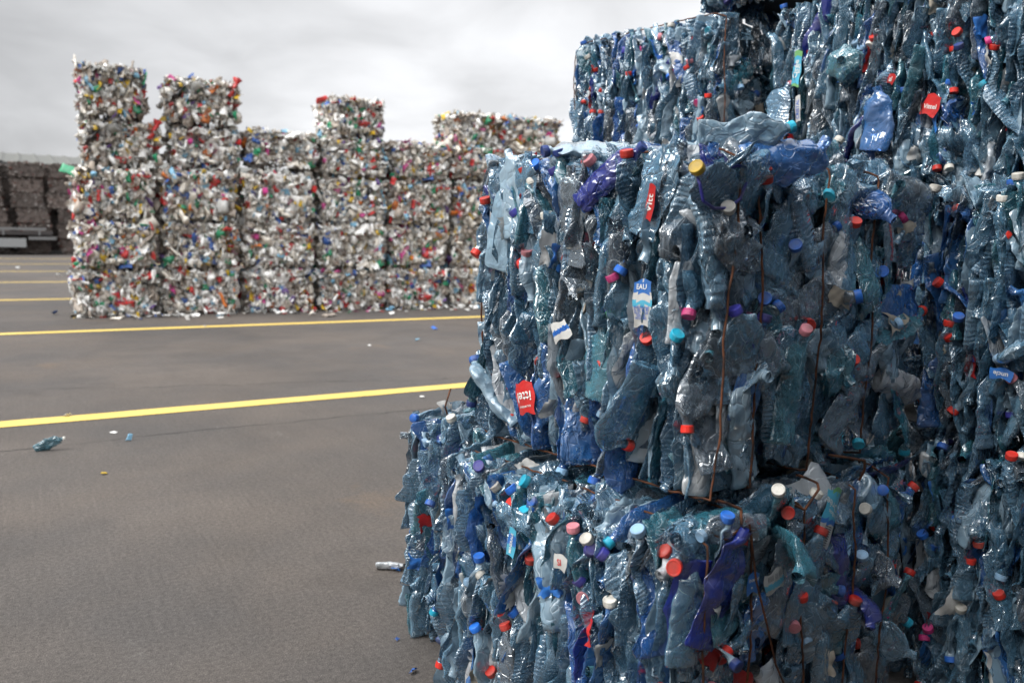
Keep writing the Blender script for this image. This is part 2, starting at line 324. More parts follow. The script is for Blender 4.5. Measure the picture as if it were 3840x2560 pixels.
# ------------------------------------------------------------------ placement of bottles on a bale
def unit(v): return v/np.linalg.norm(v)
def frame(n, t):
    """columns: X = width, Y = flatten normal, Z = long axis (neck)"""
    t = unit(t); n = unit(n-np.dot(n, t)*t); return np.stack([np.cross(n, t), n, t], 1)
class Acc:
    """accumulates low-resolution pieces into one packed mass"""
    def __init__(s): s.V, s.Q, s.MI, s.UV, s.T = [], [], [], [], []; s.n = 0
    def add(s, V, Q, mi, UV, R, t, tint):
        s.V.append(V@R.T+t); s.Q.append(Q+s.n); s.MI.append(np.full(len(Q), mi)); s.UV.append(UV if UV is not None else np.zeros((len(V), 2))); s.T.append(np.full(len(V), tint)); s.n += len(V)
    def mesh(s, name, mats, smooth=True):
        return mesh_np(name, np.concatenate(s.V), np.concatenate(s.Q), mats, np.concatenate(s.MI), np.concatenate(s.UV), smooth, np.concatenate(s.T))
def rounded_box(sx, sy, sz, inset, n=9):
    """closed lumpy box, as six grids"""
    out = []
    for ax in range(3):
        for sg in (-1, 1):
            u, v = np.meshgrid(np.linspace(-1, 1, n), np.linspace(-1, 1, n)); w = np.full_like(u, sg)
            c = [None]*3; c[ax] = w; c[(ax+1) % 3] = u; c[(ax+2) % 3] = v
            P = np.stack([q.ravel() for q in c], 1)
            P = P*np.array([sx/2-inset, sy/2-inset, sz/2-inset]); P[:,2] += sz/2
            P += .012*np.stack([np.sin(P[:,1]*19+P[:,2]*13), np.sin(P[:,0]*17+P[:,2]*11), np.sin(P[:,0]*15+P[:,1]*21)], 1)
            out.append((P, grid_quads(n, n)))
    return out
def place(sx, sy, sz, faces, r, dens=1.0, layers=2, topdrop=None):
    """list of (R, t, template index, surface rank, face)"""
    out = []
    def bulge(a, b): return .018*math.cos(a*math.pi*.9)*math.cos(b*math.pi*.9)
    if 'x-' in faces or 'x+' in faces:
        for f in [q for q in ('x-', 'x+') if q in faces]:
            sg = -1 if f == 'x-' else 1
            for lay in range(layers):
                step = .030/dens**.5; zs = .13/dens**.5
                y = -sy/2+.012
                while y < sy/2-.005:
                    z = r.uniform(-.02, zs)
                    while z < sz-.03:
                        tilt = r.normal(0, .20); outp = r.normal(0, .09)
                        ti = NOND[r.integers(len(NOND))]; Lb = HI[ti][4]
                        t = np.array([outp*sg, math.sin(tilt), math.cos(tilt)]) * (1 if r.random() < .5 else -1)
                        if r.random() < .07: t = np.array([sg*1.0, r.normal(0, .5), r.normal(0, .5)])
                        n = np.array([r.normal(0, .34), 1, r.normal(0, .15)])
                        zc = min(max(z, .06), sz-.06)
                        c = np.array([sg*(sx/2-.036-.04*lay+bulge(y/sy, z/sz-.5)+r.normal(0, .011)-.05*max(0, (abs(z/sz-.5)-.38)/.12)**2-.03*max(0, (abs(y/sy)-.42)/.08)**2), y+r.normal(0, .008), zc])
                        t = unit(t)
                        if abs(t[0]) > .6: c[0] -= sg*Lb*.33
                        hz = abs(t[2])*Lb/2
                        if c[2]+hz > sz+.01: c[2] = sz+.01-hz
                        if c[2]-hz < 0: c[2] = hz
                        R = frame(n, t); out.append((R, c-R[:,2]*Lb/2, ti, lay, f))
                        z += zs*r.uniform(.75, 1.3)
                    y += step*r.uniform(.7, 1.25)
    if 'y-' in faces or 'y+' in faces:
        for f in [q for q in ('y-', 'y+') if q in faces]:
            sg = -1 if f == 'y-' else 1
            for lay in range(layers+1):
                st = .105/dens**.5
                for x in np.arange(-sx/2+.04, sx/2-.02, st):
                    for z in np.arange(.05, sz-.03, st*1.15):
                        xx, zz = x+r.normal(0, .02), z+r.normal(0, .025)
                        disc = r.random() < .19
                        ti = DISC[r.integers(len(DISC))] if disc else NOND[r.integers(len(NOND))]; Lb = HI[ti][4]
                        yy = sg*(sy/2-.012-.024*lay+bulge(xx/sx, zz/sz-.5)+.018*(abs(math.sin((xx/sx+.5)*math.pi*4))-.4)+r.normal(0, .006)-.05*max(0, (abs(zz/sz-.5)-.38)/.12)**2)
                        if disc:
                            t = np.array([r.normal(0, .22), -sg, r.normal(0, .22)]); n = np.array([r.normal(), 0, r.normal()])
                            R = frame(n, t)*r.uniform(1.0, 1.35); c = np.array([xx, yy+sg*.01, zz]); out.append((R, c, ti, lay, f)); continue
                        a = r.normal(0, .75)+(math.pi if r.random() < .5 else 0)
                        t = np.array([math.sin(a), r.normal(0, .13), math.cos(a)])
                        if r.random() < .07: t = np.array([r.normal(0, .5), sg*1.0, r.normal(0, .5)])
                        n = np.array([r.normal(0, .17), 1, r.normal(0, .17)]); R = frame(n, t)*np.array([1.14, 1, 1.04])*r.uniform(.9, 1.14)
                        c = np.array([xx, yy, zz]); half = np.abs(R[:,2])*Lb/2+np.abs(R[:,0])*.045
                        c[0] = min(max(c[0], -sx/2+half[0]-.01), sx/2-half[0]+.01)
                        c[2] = min(max(c[2], half[2]), sz-half[2]+.01)
                        out.append((R, c-R[:,2]*Lb/2, ti, lay, f))
    if 'z+' in faces:
        for lay in range(layers):
            for y in np.arange(-sy/2+.02, sy/2-.01, .036/dens**.5):
                x = -sx/2+r.uniform(0, .1)
                while x < sx/2-.03:
                    ti = NOND[r.integers(len(NOND))]; Lb = HI[ti][4]
                    t = np.array([(1 if r.random() < .5 else -1), r.normal(0, .22), r.normal(0, .12)])
                    n = np.array([0, 1, r.normal(0, .7)]); R = frame(n, t)
                    c = np.array([x, y+r.normal(0, .008), sz-.032-.03*lay+bulge(x/sx, y/sy)+r.normal(0, .008)])
                    hx = Lb/2; c[0] = min(max(c[0], -sx/2+hx-.01), sx/2-hx+.01)
                    if topdrop: c[2] -= topdrop(c[0], c[1])
                    out.append((R, c-R[:,2]*Lb/2, ti, lay, 'z+'))
                    x += .15/dens**.5*r.uniform(.8, 1.25)
    return out
def tube(pts, rad, nseg=7):
    pts = np.asarray(pts, float); n = len(pts)
    tg = np.gradient(pts, axis=0); tg /= np.linalg.norm(tg, axis=1)[:,None]+1e-9
    ref = np.array([.31, .22, .93]); V = []
    for p, t in zip(pts, tg):
        a = unit(np.cross(t, ref)); b = np.cross(t, a); th = np.linspace(0, 2*np.pi, nseg)
        V.append(p+rad*(np.cos(th)[:,None]*a+np.sin(th)[:,None]*b))
    return np.concatenate(V), grid_quads(nseg, n)
def resample(pts, step):
    pts = np.asarray(pts, float); d = np.r_[0, np.cumsum(np.linalg.norm(np.diff(pts, axis=0), axis=1))]
    s = np.linspace(0, d[-1], max(4, int(d[-1]/step))); return np.stack([np.interp(s, d, pts[:,k]) for k in range(3)], 1)
def wire(parent, x, sx, sy, sz, r, rad=.0026, drift=0.0, name='baling_wire'):
    """closed loop of rusty wire round the bale, crossing the y- face, the top, the back and the bottom"""
    e = .026
    pts = [(x, -sy/2-e-.012, -.0+.01), (x+drift*.5, -sy/2-e-.016, sz*.5), (x+drift, -sy/2-e-.006, sz-.02), (x+drift, -sy/2+.03, sz+.004), (x, 0, sz+.004), (x, sy/2-.03, sz+.002), (x, sy/2+.01, sz-.03), (x, sy/2+.012, .02), (x, sy/2-.02, .004), (x, -sy/2+.02, .004), (x, -sy/2-e-.012, .01)]
    P = resample(pts, .02); P[1:-1] += np.stack([.006*np.sin(P[1:-1,2]*11+r.uniform(0, 6)), .003*np.sin(P[1:-1,2]*17+r.uniform(0, 6)), 0*P[1:-1,0]], 1)
    P[1:-1] += r.normal(0, .0011, P[1:-1].shape)
    V, Q = tube(P, rad); return obj(name, mesh_np('baling_wire', V, Q, [RUST]), parent)

O_ = np.array([.39, 1.70]); A_ = math.radians(40.7)
XR = np.array([math.cos(A_), math.sin(A_)]); YL = np.array([-math.sin(A_), math.cos(A_)])
FWN, CRN, CUN = np.array(fw), np.array(cr), np.array(cu)
def project(P):
    q = np.asarray(P)-np.array([0, 0, EYE]); w = q@FWN; s = 816.3
    return 512+s*(q@CRN)/w, 341-s*(q@CUN)/w, w
def pet_bale(r0, l0, z0, sx, sy, sz, label, heroes=(), faces=('x-', 'y-', 'z+'), seed=0, dens=1.0, rot=0.0, tilt=(0, 0), parts=96, wires=(), layers=2, cheap=False, topdrop=None, heroes_y=(), skip=()):
    """bale of crushed bottles; r0,l0 = corner nearest the alley mouth in the stack's own frame"""
    r = np.random.default_rng(1000+seed)
    c = O_+XR*(r0+sx/2)+YL*(l0+sy/2)
    M = Matrix.Translation((c[0], c[1], z0)) @ Matrix.Rotation(A_+rot, 4, 'Z') @ Matrix.Rotation(tilt[0], 4, 'X') @ Matrix.Rotation(tilt[1], 4, 'Y')
    root = empty('pet_bale', M, label, 'plastic bale', 'bales of crushed clear and blue drink bottles')
    Mn = np.array(M); cand = []
    pl = place(sx, sy, sz, faces, r, dens, layers, topdrop)
    hero = []
    def hero_at(p, face, ck):
        ti = NOND[r.integers(len(NOND))]
        out_ = np.array([-1., 0, 0]) if face == 'x-' else np.array([0, -1., 0])
        if face == 'x-': t = unit(np.array([-r.uniform(.1, .55), r.normal(0, .25), r.choice([1, 1, 1, -1])*r.uniform(.5, 1)])); n = np.array([r.normal(0, .3), 1, r.normal(0, .2)])
        else:
            a = r.uniform(0, 6.28); k = r.uniform(.1, 1.0); t = unit(np.array([math.sin(a), -k, math.cos(a)])); n = np.array([r.normal(0, .3), 1, r.normal(0, .3)])
        zr = p[2]/sz
        if zr > .72: t[2] = abs(t[2])
        if zr < .25: t[2] = -abs(t[2])
        if face == 'y-' and abs(p[0]) > sx*.33: t[0] = math.copysign(max(.35, abs(t[0])), p[0])
        if face == 'x-' and abs(p[1]) > sy*.36: t[1] = math.copysign(abs(t[1]), p[1])
        R = frame(n, t); C = HI[ti][3]; cc = C.mean(0)
        # the cap, not the base, sits where the photograph has it
        tr = p+out_*(.014 if face == 'x-' else .036)-R@cc
        return (R, tr, ti, -1, face, ck)
    for y, z, ck in heroes: hero.append(hero_at(np.array([-sx/2, y-l0-sy/2, z-z0]), 'x-', ck))
    for x, z, ck in heroes_y: hero.append(hero_at(np.array([x-r0-sx/2, -sy/2, z-z0]), 'y-', ck))
    acc = Acc()
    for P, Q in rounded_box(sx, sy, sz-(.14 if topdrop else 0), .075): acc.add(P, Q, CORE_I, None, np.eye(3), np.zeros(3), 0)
    scored = []
    for k, (R, t, ti, lay, f) in enumerate(pl):
        wc = Mn[:3,:3]@(t+R[:,2]*HI[ti][4]/2)+Mn[:3,3]
        px, py, w = project(wc)
        vis = w > .2 and -30 < px < 1054 and -30 < py < 712 and lay == 0 and f in ('x-', 'y-', 'z+')
        if f == 'z+' and z0+sz > EYE: vis = vis and abs(t[0]) > sx/2-.2
        scored.append((0 if vis else 1, w, k))
    scored.sort(); chosen = set(k for v, w, k in scored[:max(0, parts-len(hero))] if v == 0)
    for k, (R, t, ti, lay, f) in enumerate(pl):
        mi = r.choice(NP_, p=PET_W); tint = r.random()
        hascap = r.random() < .13; ck = CK[r.choice(NC_, p=CAP_W)]
        if skip and any(abs(t[0]-a) < w_ and abs(t[1]-b_) < w_ and abs(t[2]-c_) < w_ for a, b_, c_, w_ in skip): continue
        if k in chosen:
            o = obj('crushed_bottle', hi_mesh(ti, mi), root, M4(R, t))
            if hascap: obj('bottle_cap', cap_mesh(ti, ck), o)
        else:
            V, Q, UV, C, Lb, kd = LO[ti]
            acc.add(V, Q, mi, UV, R, t, tint)
            if hascap: acc.add(C, CAPQ_L, NP_+CK.index(ck), None, R, t, tint)
        if r.random() < .11 and lay < 1:
            P, Q, UV = LAB[r.integers(len(LAB))]
            out_ = R[:,1]*(.012 if R[1,1]*(-1 if f == 'y-' else 1) > 0 else -.012)
            cc = t+R[:,2]*HI[ti][4]*.45+(np.array([-.022, 0, 0]) if f == 'x-' else (np.array([0, -.016, 0]) if f == 'y-' else np.array([0, 0, .02])))
            acc.add(P, Q, NP_+NC_+r.choice(4, p=LAB_W), UV, R, cc, tint)
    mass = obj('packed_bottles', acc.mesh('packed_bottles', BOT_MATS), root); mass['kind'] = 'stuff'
    for R, t, ti, lay, f, ck in hero:
        mi = r.choice(NP_, p=PET_W)
        o = obj('crushed_bottle', hi_mesh(ti, mi), root, M4(R, t)); obj('bottle_cap', cap_mesh(ti, ck), o)
    for w in wires:
        x, dr = w if isinstance(w, tuple) else (w, 0.0); wire(root, x-r0-sx/2, sx, sy, sz, r, drift=dr)
    return root
# caps the photograph shows, as (distance along the face, height, colour), measured on each bale's own face
HERO = {
'B':[(0.425,1.517,'n'),(0.548,1.482,'r'),(0.508,1.493,'b'),(0.516,1.452,'w'),(0.438,1.475,'v'),(0.319,1.493,'p'),(0.206,1.502,'r'),(0.582,1.377,'v'),(0.323,1.384,'b'),(0.461,1.368,'w'),(0.131,1.342,'v'),(0.547,1.245,'r'),(0.705,1.409,'r'),(0.742,1.265,'r'),(0.383,1.264,'r'),(0.531,1.276,'p'),(0.375,1.29,'w'),(0.231,1.145,'g'),(0.234,1.227,'m'),(0.211,1.242,'b'),(0.044,1.113,'c'),(0.126,1.098,'r'),(0.257,1.022,'r'),(0.168,0.847,'r'),(0.006,0.915,'r'),(0.194,0.717,'r'),(0.38,0.735,'l'),(0.738,0.971,'b'),(0.751,0.845,'n'),(0.47,1.0,'r'),(0.269,0.738,'b'),(0.017,1.16,'m')],
'B_R':[(0.03,1.381,'w'),(0.074,1.169,'v'),(-0.08,1.454,'y'),(0.161,1.448,'r'),(0.43,1.425,'c'),(0.857,1.475,'w'),(0.825,1.386,'m'),(0.566,1.367,'r'),(0.185,1.19,'b'),(0.244,1.171,'b'),(0.48,1.179,'r'),(0.378,1.123,'r'),(0.61,1.02,'r'),(0.848,1.101,'l'),(0.987,1.129,'r'),(0.125,1.089,'v'),(0.669,0.791,'c'),(0.952,0.724,'c'),(1.044,0.872,'r'),(0.297,1.307,'b'),(0.732,1.244,'b')],
'A':[(0.877,0.575,'p'),(0.843,0.646,'b'),(0.828,0.626,'r'),(0.91,0.773,'w'),(0.922,0.528,'r'),(0.555,0.729,'v'),(0.491,0.692,'w'),(0.379,0.734,'c'),(0.427,0.702,'b'),(0.423,0.668,'r'),(0.376,0.66,'c'),(0.414,0.642,'l'),(0.279,0.669,'r'),(0.211,0.667,'p'),(0.168,0.653,'w'),(0.155,0.633,'v'),(0.119,0.635,'v'),(0.349,0.549,'r'),(0.586,0.41,'l'),(0.546,0.446,'w'),(0.547,0.489,'b'),(0.187,0.552,'v'),(0.173,0.515,'p'),(0.437,0.346,'r'),(0.533,0.285,'r'),(0.82,0.196,'p'),(0.836,0.24,'l'),(0.408,0.394,'b'),(0.49,0.2,'r'),(0.712,0.122,'r'),(0.751,0.154,'p'),(0.023,0.716,'l')],
'A_R':[(0.1,0.709,'r'),(0.245,0.706,'r'),(0.27,0.587,'r'),(0.332,0.482,'r'),(0.367,0.728,'w'),(0.199,0.767,'w'),(0.904,0.644,'r'),(0.926,0.388,'r'),(0.625,0.511,'l'),(0.942,0.23,'c'),(0.623,0.638,'w'),(0.028,0.443,'r'),(0.306,0.414,'p'),(-0.013,0.373,'p'),(0.008,0.746,'b'),(0.521,0.443,'b'),(0.055,0.623,'v'),(0.366,0.36,'l'),(0.603,0.4,'b')],
'D':[(-0.233,1.502,'w'),(-0.201,1.445,'w'),(0.017,1.427,'b'),(-0.095,1.098,'r'),(-0.118,1.117,'b'),(-0.096,1.06,'r'),(-0.231,1.012,'l'),(-0.216,1.345,'r'),(-0.054,1.211,'r'),(-0.125,0.848,'r'),(-0.264,0.965,'p'),(-0.106,0.741,'b')],
'E':[(-0.233,0.493,'r'),(-0.295,0.419,'l'),(-0.081,0.477,'b'),(-0.203,0.294,'w'),(-0.12,0.202,'m'),(-0.112,0.168,'m'),(-0.188,0.134,'b'),(-0.291,0.759,'r')],
'F':[(0.686,1.669,'w'),(0.48,1.667,'w'),(0.465,2.059,'r'),(0.05,1.96,'r'),(0.07,1.98,'m'),(0.16,1.98,'n'),(0.61,1.988,'b'),(0.763,2.003,'b'),(0.574,1.955,'b'),(0.184,1.868,'b'),(0.171,1.836,'r'),(0.077,1.845,'c'),(0.336,1.863,'b'),(0.176,2.03,'r'),(0.163,1.58,'w'),(0.203,1.58,'r')],
'C':[(1.858,2.246,'b'),(1.56,2.065,'r'),(1.52,2.068,'b'),(1.303,2.037,'r'),(1.324,2.019,'b'),(1.232,2.047,'r'),(1.48,2.163,'m'),(1.387,2.197,'p'),(1.379,2.109,'b'),(1.114,1.917,'r'),(1.17,1.892,'m'),(1.148,1.828,'r'),(1.486,1.825,'b'),(1.41,1.763,'c'),(1.79,2.021,'r'),(1.744,2.009,'r'),(1.781,1.916,'r'),(1.829,2.178,'w'),(1.326,2.235,'w'),(1.775,2.11,'r'),(1.723,1.908,'r'),(1.218,2.072,'p')],
'C_R':[(1.644,1.961,'l'),(1.616,1.812,'b'),(1.804,1.767,'v')],}

def sheet_obj(parent, name, M, seed, w, h, mat, label=None):
    V, Q, UV = sheet(seed, w, h, 18, 18); o = obj(name, mesh_np(name, V, Q, [mat], None, UV), parent, M)
    if label: o['label'] = label
    return o
def face_mat(root, face, sx, sy, a, z, out=.02, phi=0.0, yaw=0.0):
    """matrix whose X runs right, Z up and -Y out of the bale's face; a measured from the face's middle"""
    if face == 'x-': R = np.array([[0, 1, 0], [-1, 0, 0], [0, 0, 1.]]); p = (-sx/2-out, a, z)
    else: R = np.eye(3); p = (a, -sy/2-out, z)
    M = M4(R, p); return M @ Matrix.Rotation(-yaw, 4, 'Z') @ Matrix.Rotation(phi, 4, 'Y')
_txt = {}
def text_mesh(body, size, mat, space=1.0):
    cu_ = bpy.data.curves.new('lettering', 'FONT'); cu_.body = body; cu_.size = size; cu_.align_x = 'CENTER'; cu_.align_y = 'CENTER'; cu_.space_line = .8; cu_.space_character = space
    cu_.offset = size*.012; cu_.resolution_u = 3
    o = bpy.data.objects.new('lettering', cu_); scene.collection.objects.link(o)
    bpy.context.view_layer.update()
    me = bpy.data.meshes.new_from_object(o.evaluated_get(bpy.context.evaluated_depsgraph_get())); bpy.data.objects.remove(o)
    me.materials.clear(); me.materials.append(mat); return me
def warp(x, z, s): return .0035*math.sin(x*38+s)+.003*math.sin(z*31+x*17+s*2)-2.2*x*x*(1 if s % 2 else .5)
def printed_label(root, M, w, h, mat, texts, s=1.0, bands=(), label=None, slant=0.0):
    n = 14; u, v = np.meshgrid(np.linspace(-.5, .5, n), np.linspace(-.5, .5, n)); u = u.ravel()*w; v = v.ravel()*h
    u = u*(1+.10*np.sin(v*90+s)); v = v+slant*u+.004*np.sin(u*120+s)
    P = np.stack([u, -np.array([warp(a, b, s) for a, b in zip(u, v)]), v], 1)
    mats = [mat]+[b[2] for b in bands]; Q = grid_quads(n, n); MI = np.zeros(len(Q), int)
    zc = P[Q].mean(1)[:,2]/h
    for k, b in enumerate(bands): MI[(zc > b[0]) & (zc < b[1])] = k+1
    o = obj('bottle_label', mesh_np('bottle_label', P, Q, mats, MI), root, M)
    if label: o['label'] = label
    for body, size, x, z, rot, m in texts:
        me = text_mesh(body, size, m)
        for q in me.vertices:
            a, b = q.co.x, q.co.y
            X_ = x+a*math.cos(rot)-b*math.sin(rot); Z_ = z+a*math.sin(rot)+b*math.cos(rot)+slant*(x+a)
            q.co = (X_, -warp(X_, Z_, s)-.0012, Z_)
        obj('lettering', me, o)
    return o
LINK_W = solid('printed_white_ink', (.75,.75,.72), .5, 0, .3, .1); LINK_R = solid('printed_red_ink', (.55,.02,.02), .5, 0, .3, .1)
LINK_B = solid('printed_blue_ink', (.02,.10,.45), .5, 0, .3, .1); INK_K = solid('printed_grey_ink', (.12,.13,.15), .5, 0, .3, .1)
AQUA = solid('aqua_label_film', (.08,.42,.60), .35, .1, .5, .3, .2); GREENL = solid('green_label_film', (.18,.42,.16), .35, .1, .5, .3, .2)

# ------------------------------------------------------------------ the blue bottle bales
bB = pet_bale(0, 0, U+.005, .985, .735, U, 'large eye-level blue bale on the near corner, rusty wires down its end', HERO['B'], heroes_y=HERO['B_R'], seed=1, wires=((.02,.05),(.17,-.02),(.41,.02),(.68,-.01)), parts=98, layers=2, dens=1.05)
bA = pet_bale(-.125, -.055, 0, 1.06, .80, U*.955, 'wired blue bale on the ground under the near corner, torn aqua label on its end', [h for h in HERO['A'] if h[0] < .74], heroes_y=HERO['A_R'], seed=2, wires=((-.035,-.02),(.10,.02),(.36,-.04),(.56,.02),(.76,0)), parts=98)
bA2 = pet_bale(.03, .765, 0, 1.0, .40, U*.97, 'blue bale on the ground with a bare top, bulging left over the yard', [h for h in HERO['A'] if h[0] >= .74], seed=3, wires=(), parts=98, rot=.04)
bC = pet_bale(1.51, 1.095, 2*U, .98, .83, U*1.0, 'high blue bale against the sky, dark wire down its corner', HERO['C'], heroes_y=HERO['C_R'], seed=4, wires=(1.525,), parts=98, dens=1.15, topdrop=lambda x, y: .11*max(0, min(1, (x+.42)/.12)) if y < .1 else 0)
bD = pet_bale(1.05, -.76, U, .98, .77, U*.97, 'shaded blue bale at middle height at the right edge, in the inner corner', HERO['D'], seed=5, parts=98)
bE = pet_bale(1.03, -.77, 0, .98, .78, U*.98, 'blue bale in deep shade on the ground at the lower right', HERO['E'], seed=6, parts=98)
bF = pet_bale(1.60, .15, 2*U-.02, .98, .74, U*1.02, 'high blue bale right of the dark gap, tall aqua label near its left edge', [h for h in HERO['F'] if h[0] > .16], seed=7, parts=98)
bF2 = pet_bale(1.585, -.61, 2*U-.03, .98, .745, U*1.02, 'high blue bale at the upper right corner, above the shaded bale', [h for h in HERO['F'] if h[0] <= .16], seed=8, parts=98)
bG = pet_bale(1.56, .50, 3*U+.05, .98, .76, U, 'tilted topmost blue bale over the dark gap, only its lower edge in view', (), seed=9, parts=60, faces=('x-', 'y-', 'y+'), tilt=(-.05, .03), dens=.8)
bG2 = pet_bale(1.60, -.28, 3*U+.01, .98, .74, U, 'topmost blue bale at the right, cut by the upper edge of the picture', (), seed=10, parts=30, faces=('x-',), dens=.6)

bales = {'B': (bB, .985, .735, 0, 0), 'A': (bA, 1.06, .80, -.125, -.055), 'F': (bF, .98, .74, 1.60, .15), 'D': (bD, .98, .77, 1.05, -.76)}
def fm(k, face, a, z, out=.02, phi=0., yaw=0.):
    root, sx, sy, r0, l0 = bales[k]
    a = a-l0-sy/2 if face == 'x-' else a-r0-sx/2
    zb = root.matrix_world.translation.z
    return face_mat(root, face, sx, sy, a, z-zb, out, phi, yaw)
printed_label(bB, fm('B', 'x-', .50, .905, .035, -.25), .070, .082, LABM[1], [('ittel', .036, 0, .004, math.pi+.05, LINK_W), ('EAU MINERALE', .007, 0, -.022, math.pi+.05, LINK_W)], 1, label='red label with white lettering turned upside down')
printed_label(bB, fm('B', 'x-', .115, 1.39, .035, .15, .3), .026, .075, LABM[1], [('Vitt', .026, 0, 0, math.pi/2, LINK_W)], 2)
printed_label(bB, fm('B', 'x-', .125, 1.175, .035, -.05), .052, .10, LABM[0], [('ANALYSE mg/l\nCa 202  Mg 43\nNa 4,7  K 2,8\nSO4 336\nHCO3 402', .0075, 0, -.02, 0, LINK_B), ('EAU', .016, 0, .036, 0, LINK_W)], 1, bands=((.22, .5, LABM[2]), (-.05, .05, AQUA)), label='white and blue label with small print')
printed_label(bB, fm('B', 'x-', .375, 1.09, .04, -.5), .055, .045, LABM[0], [('SOURCE', .012, 0, 0, 0, LINK_B)], 3, bands=((-.1, .15, LABM[2]),))
printed_label(bB, fm('B', 'x-', .16, .93, .04, .2), .028, .06, LABM[2], [('mineral', .010, 0, 0, 0, LINK_W)], 2)
printed_label(bB, fm('B', 'y-', .755, 1.32, .035, -.25), .055, .115, PET[2], [('Chaudfontaine', .017, .002, 0, math.pi/2, LINK_R)], 1, label='clear label with red lettering running upward')
printed_label(bA, fm('A', 'y-', .425, .655, .04, .42), .062, .150, LABM[0], [('Orée', .026, -.004, .035, math.pi, LINK_W), ('du Bois', .014, .004, .012, math.pi, LINK_W), ('IIIIIIIIIIII\nIIIIIIIIIIII', .018, 0, -.05, math.pi/2, INK_K)], 1, bands=((-.02, .42, AQUA), (.42, .5, GREENL), (-.10, -.02, LABM[2])), label='torn white, aqua and green label with white lettering', slant=.25)
printed_label(bA, fm('A', 'y-', .115, .575, .04, .12), .05, .045, LABM[2], [('EAU MINE', .010, 0, .008, math.pi, LINK_W), ('MI', .007, -.01, -.008, math.pi, LINK_W)], 2, label='blue label with white lettering upside down')
printed_label(bA, fm('A', 'y-', .19, .565, .045, -.2), .07, .05, LABM[0], [('||||| ||| |||||', .014, 0, .012, 0, INK_K)], 1, bands=((-.35, -.05, AQUA),))
printed_label(bA, fm('A', 'y-', .07, .69, .04, .1), .03, .04, LABM[1], [('el', .028, 0, 0, math.pi/2, LINK_W)], 2)
printed_label(bA, fm('A', 'x-', .22, .59, .04, .1), .04, .035, LABM[0], [('SI', .020, 0, 0, .3, LINK_R)], 1)
printed_label(bA, fm('A', 'x-', .385, .585, .045, .1), .026, .07, AQUA, [('MINERALE', .011, 0, 0, math.pi/2, LINK_W)], 2, bands=((-.1, .3, LABM[2]),))
printed_label(bF, fm('F', 'x-', .235, 1.795, .03, .35, .25), .060, .070, LABM[1], [('Vittel', .022, 0, -.006, .15, LINK_W)], 2, label='red label with white lettering, torn at the top')
printed_label(bF, fm('F', 'x-', .38, 1.90, .025, .5, .4), .036, .034, LABM[1], [('al', .024, 0, 0, .2, LINK_W)], 1)
printed_label(bF, fm('F', 'x-', .755, 1.985, .03, .05, .3), .040, .135, AQUA, [('Orée', .032, -.003, .0, math.pi/2, LINK_W), ('BOIS', .017, .012, .0, math.pi/2, LINK_W)], 2, bands=((.35, .5, GREENL), (-.5, -.42, GREENL)), label='tall aqua and green label with white lettering running upward')
printed_label(bF, fm('F', 'x-', .735, 1.83, .035, -.1), .022, .10, LABM[0], [('CRISTAL', .020, 0, 0, math.pi/2, LINK_B)], 1)
printed_label(bD, fm('D', 'x-', -.245, .975, .03, .1), .055, .03, LABM[2], [('uncle', .018, 0, 0, math.pi, LINK_W)], 1)

def feature(root, k, face, a, z, ti, mi, phi, out, scale=1.0, cap=None, label=None, spin=0.0, axis_out=0.0):
    """a bottle laid on the face: phi turns its long axis in the face, 0 = neck up"""
    M = fm(k, face, a, z, out, phi) @ Matrix.Rotation(axis_out, 4, 'X') @ Matrix.Rotation(spin, 4, 'Z') @ Matrix.Scale(scale, 4)
    M = M @ Matrix.Translation((0, 0, -HI[ti][4]/2))
    o = obj('crushed_bottle', hi_mesh(ti, mi), root, M)
    if cap: obj('bottle_cap', cap_mesh(ti, cap), o)
    if label: o['label'] = label
    return o
HALF = [i for i, t in enumerate(HI) if t[5] == 'half']
feature(bB, 'B', 'x-', .262, 1.455, HALF[4], 5, .75, .008, .80, 'n', 'dark blue crushed bottle with its neck to the right', axis_out=-.2)
feature(bB, 'B', 'x-', .455, 1.44, HALF[0], 4, 2.6, .005, .55, 'n', None)
feature(bB, 'B', 'x-', .63, 1.34, NOND[5], 7, .25, .012, .95, None, 'pale crushed bottle with a milky patch at the far upper corner', spin=.3)
feature(bB, 'B', 'x-', .60, 1.42, NOND[9], 7, -.2, .012, .9, None)
feature(bB, 'B', 'x-', .52, 1.42, NOND[12], 0, .1, .018, .85, None)
feature(bB, 'B', 'x-', .36, 1.36, NOND[3], 2, .15, .016, .95, None)
feature(bB, 'B', 'x-', .12, 1.42, NOND[7], 0, .3, .016, .9, None)
feature(bB, 'B', 'x-', .26, 1.02, NOND[2], 3, .05, .02, .9, None, 'flattened pale blue bottle base seen face on')
feature(bB, 'B', 'y-', .075, 1.33, DISC[0], 2, 0, .03, 1.45, None, 'large clear round bottle base behind the wire', axis_out=1.45)
feature(bB, 'B', 'y-', .53, 1.00, DISC[1], 3, 0, .03, 1.25, None, 'round blue bottle base pressed into a star', axis_out=1.6)
feature(bB, 'B', 'y-', .24, 1.49, HALF[2], 4, 1.35, .025, 1.15, None, 'round blue bottle on the top edge beside a red cap', axis_out=.3)
feature(bB, 'B', 'y-', .53, 1.285, HALF[0], 6, .1, .02, .95, None, 'white ribbed bottle')
feature(bB, 'B', 'y-', .43, 1.30, HALF[3] if len(HALF) > 3 else HALF[1], 2, 1.2, .015, .95, 'b', None)
feature(bB, 'B', 'y-', .44, 1.185, NOND[14], 2, 1.3, .02, 1.15, None, 'smoky clear flattened bottle with torn paper on it')
feature(bB, 'B', 'y-', .60, .93, NOND[16], 2, .6, .03, 1.25, None); feature(bB, 'B', 'y-', .31, .98, NOND[18], 3, .15, .03, 1.2, None)
feature(bB, 'B', 'y-', .16, 1.03, NOND[20], 4, .2, .025, 1.05, 'v', None)
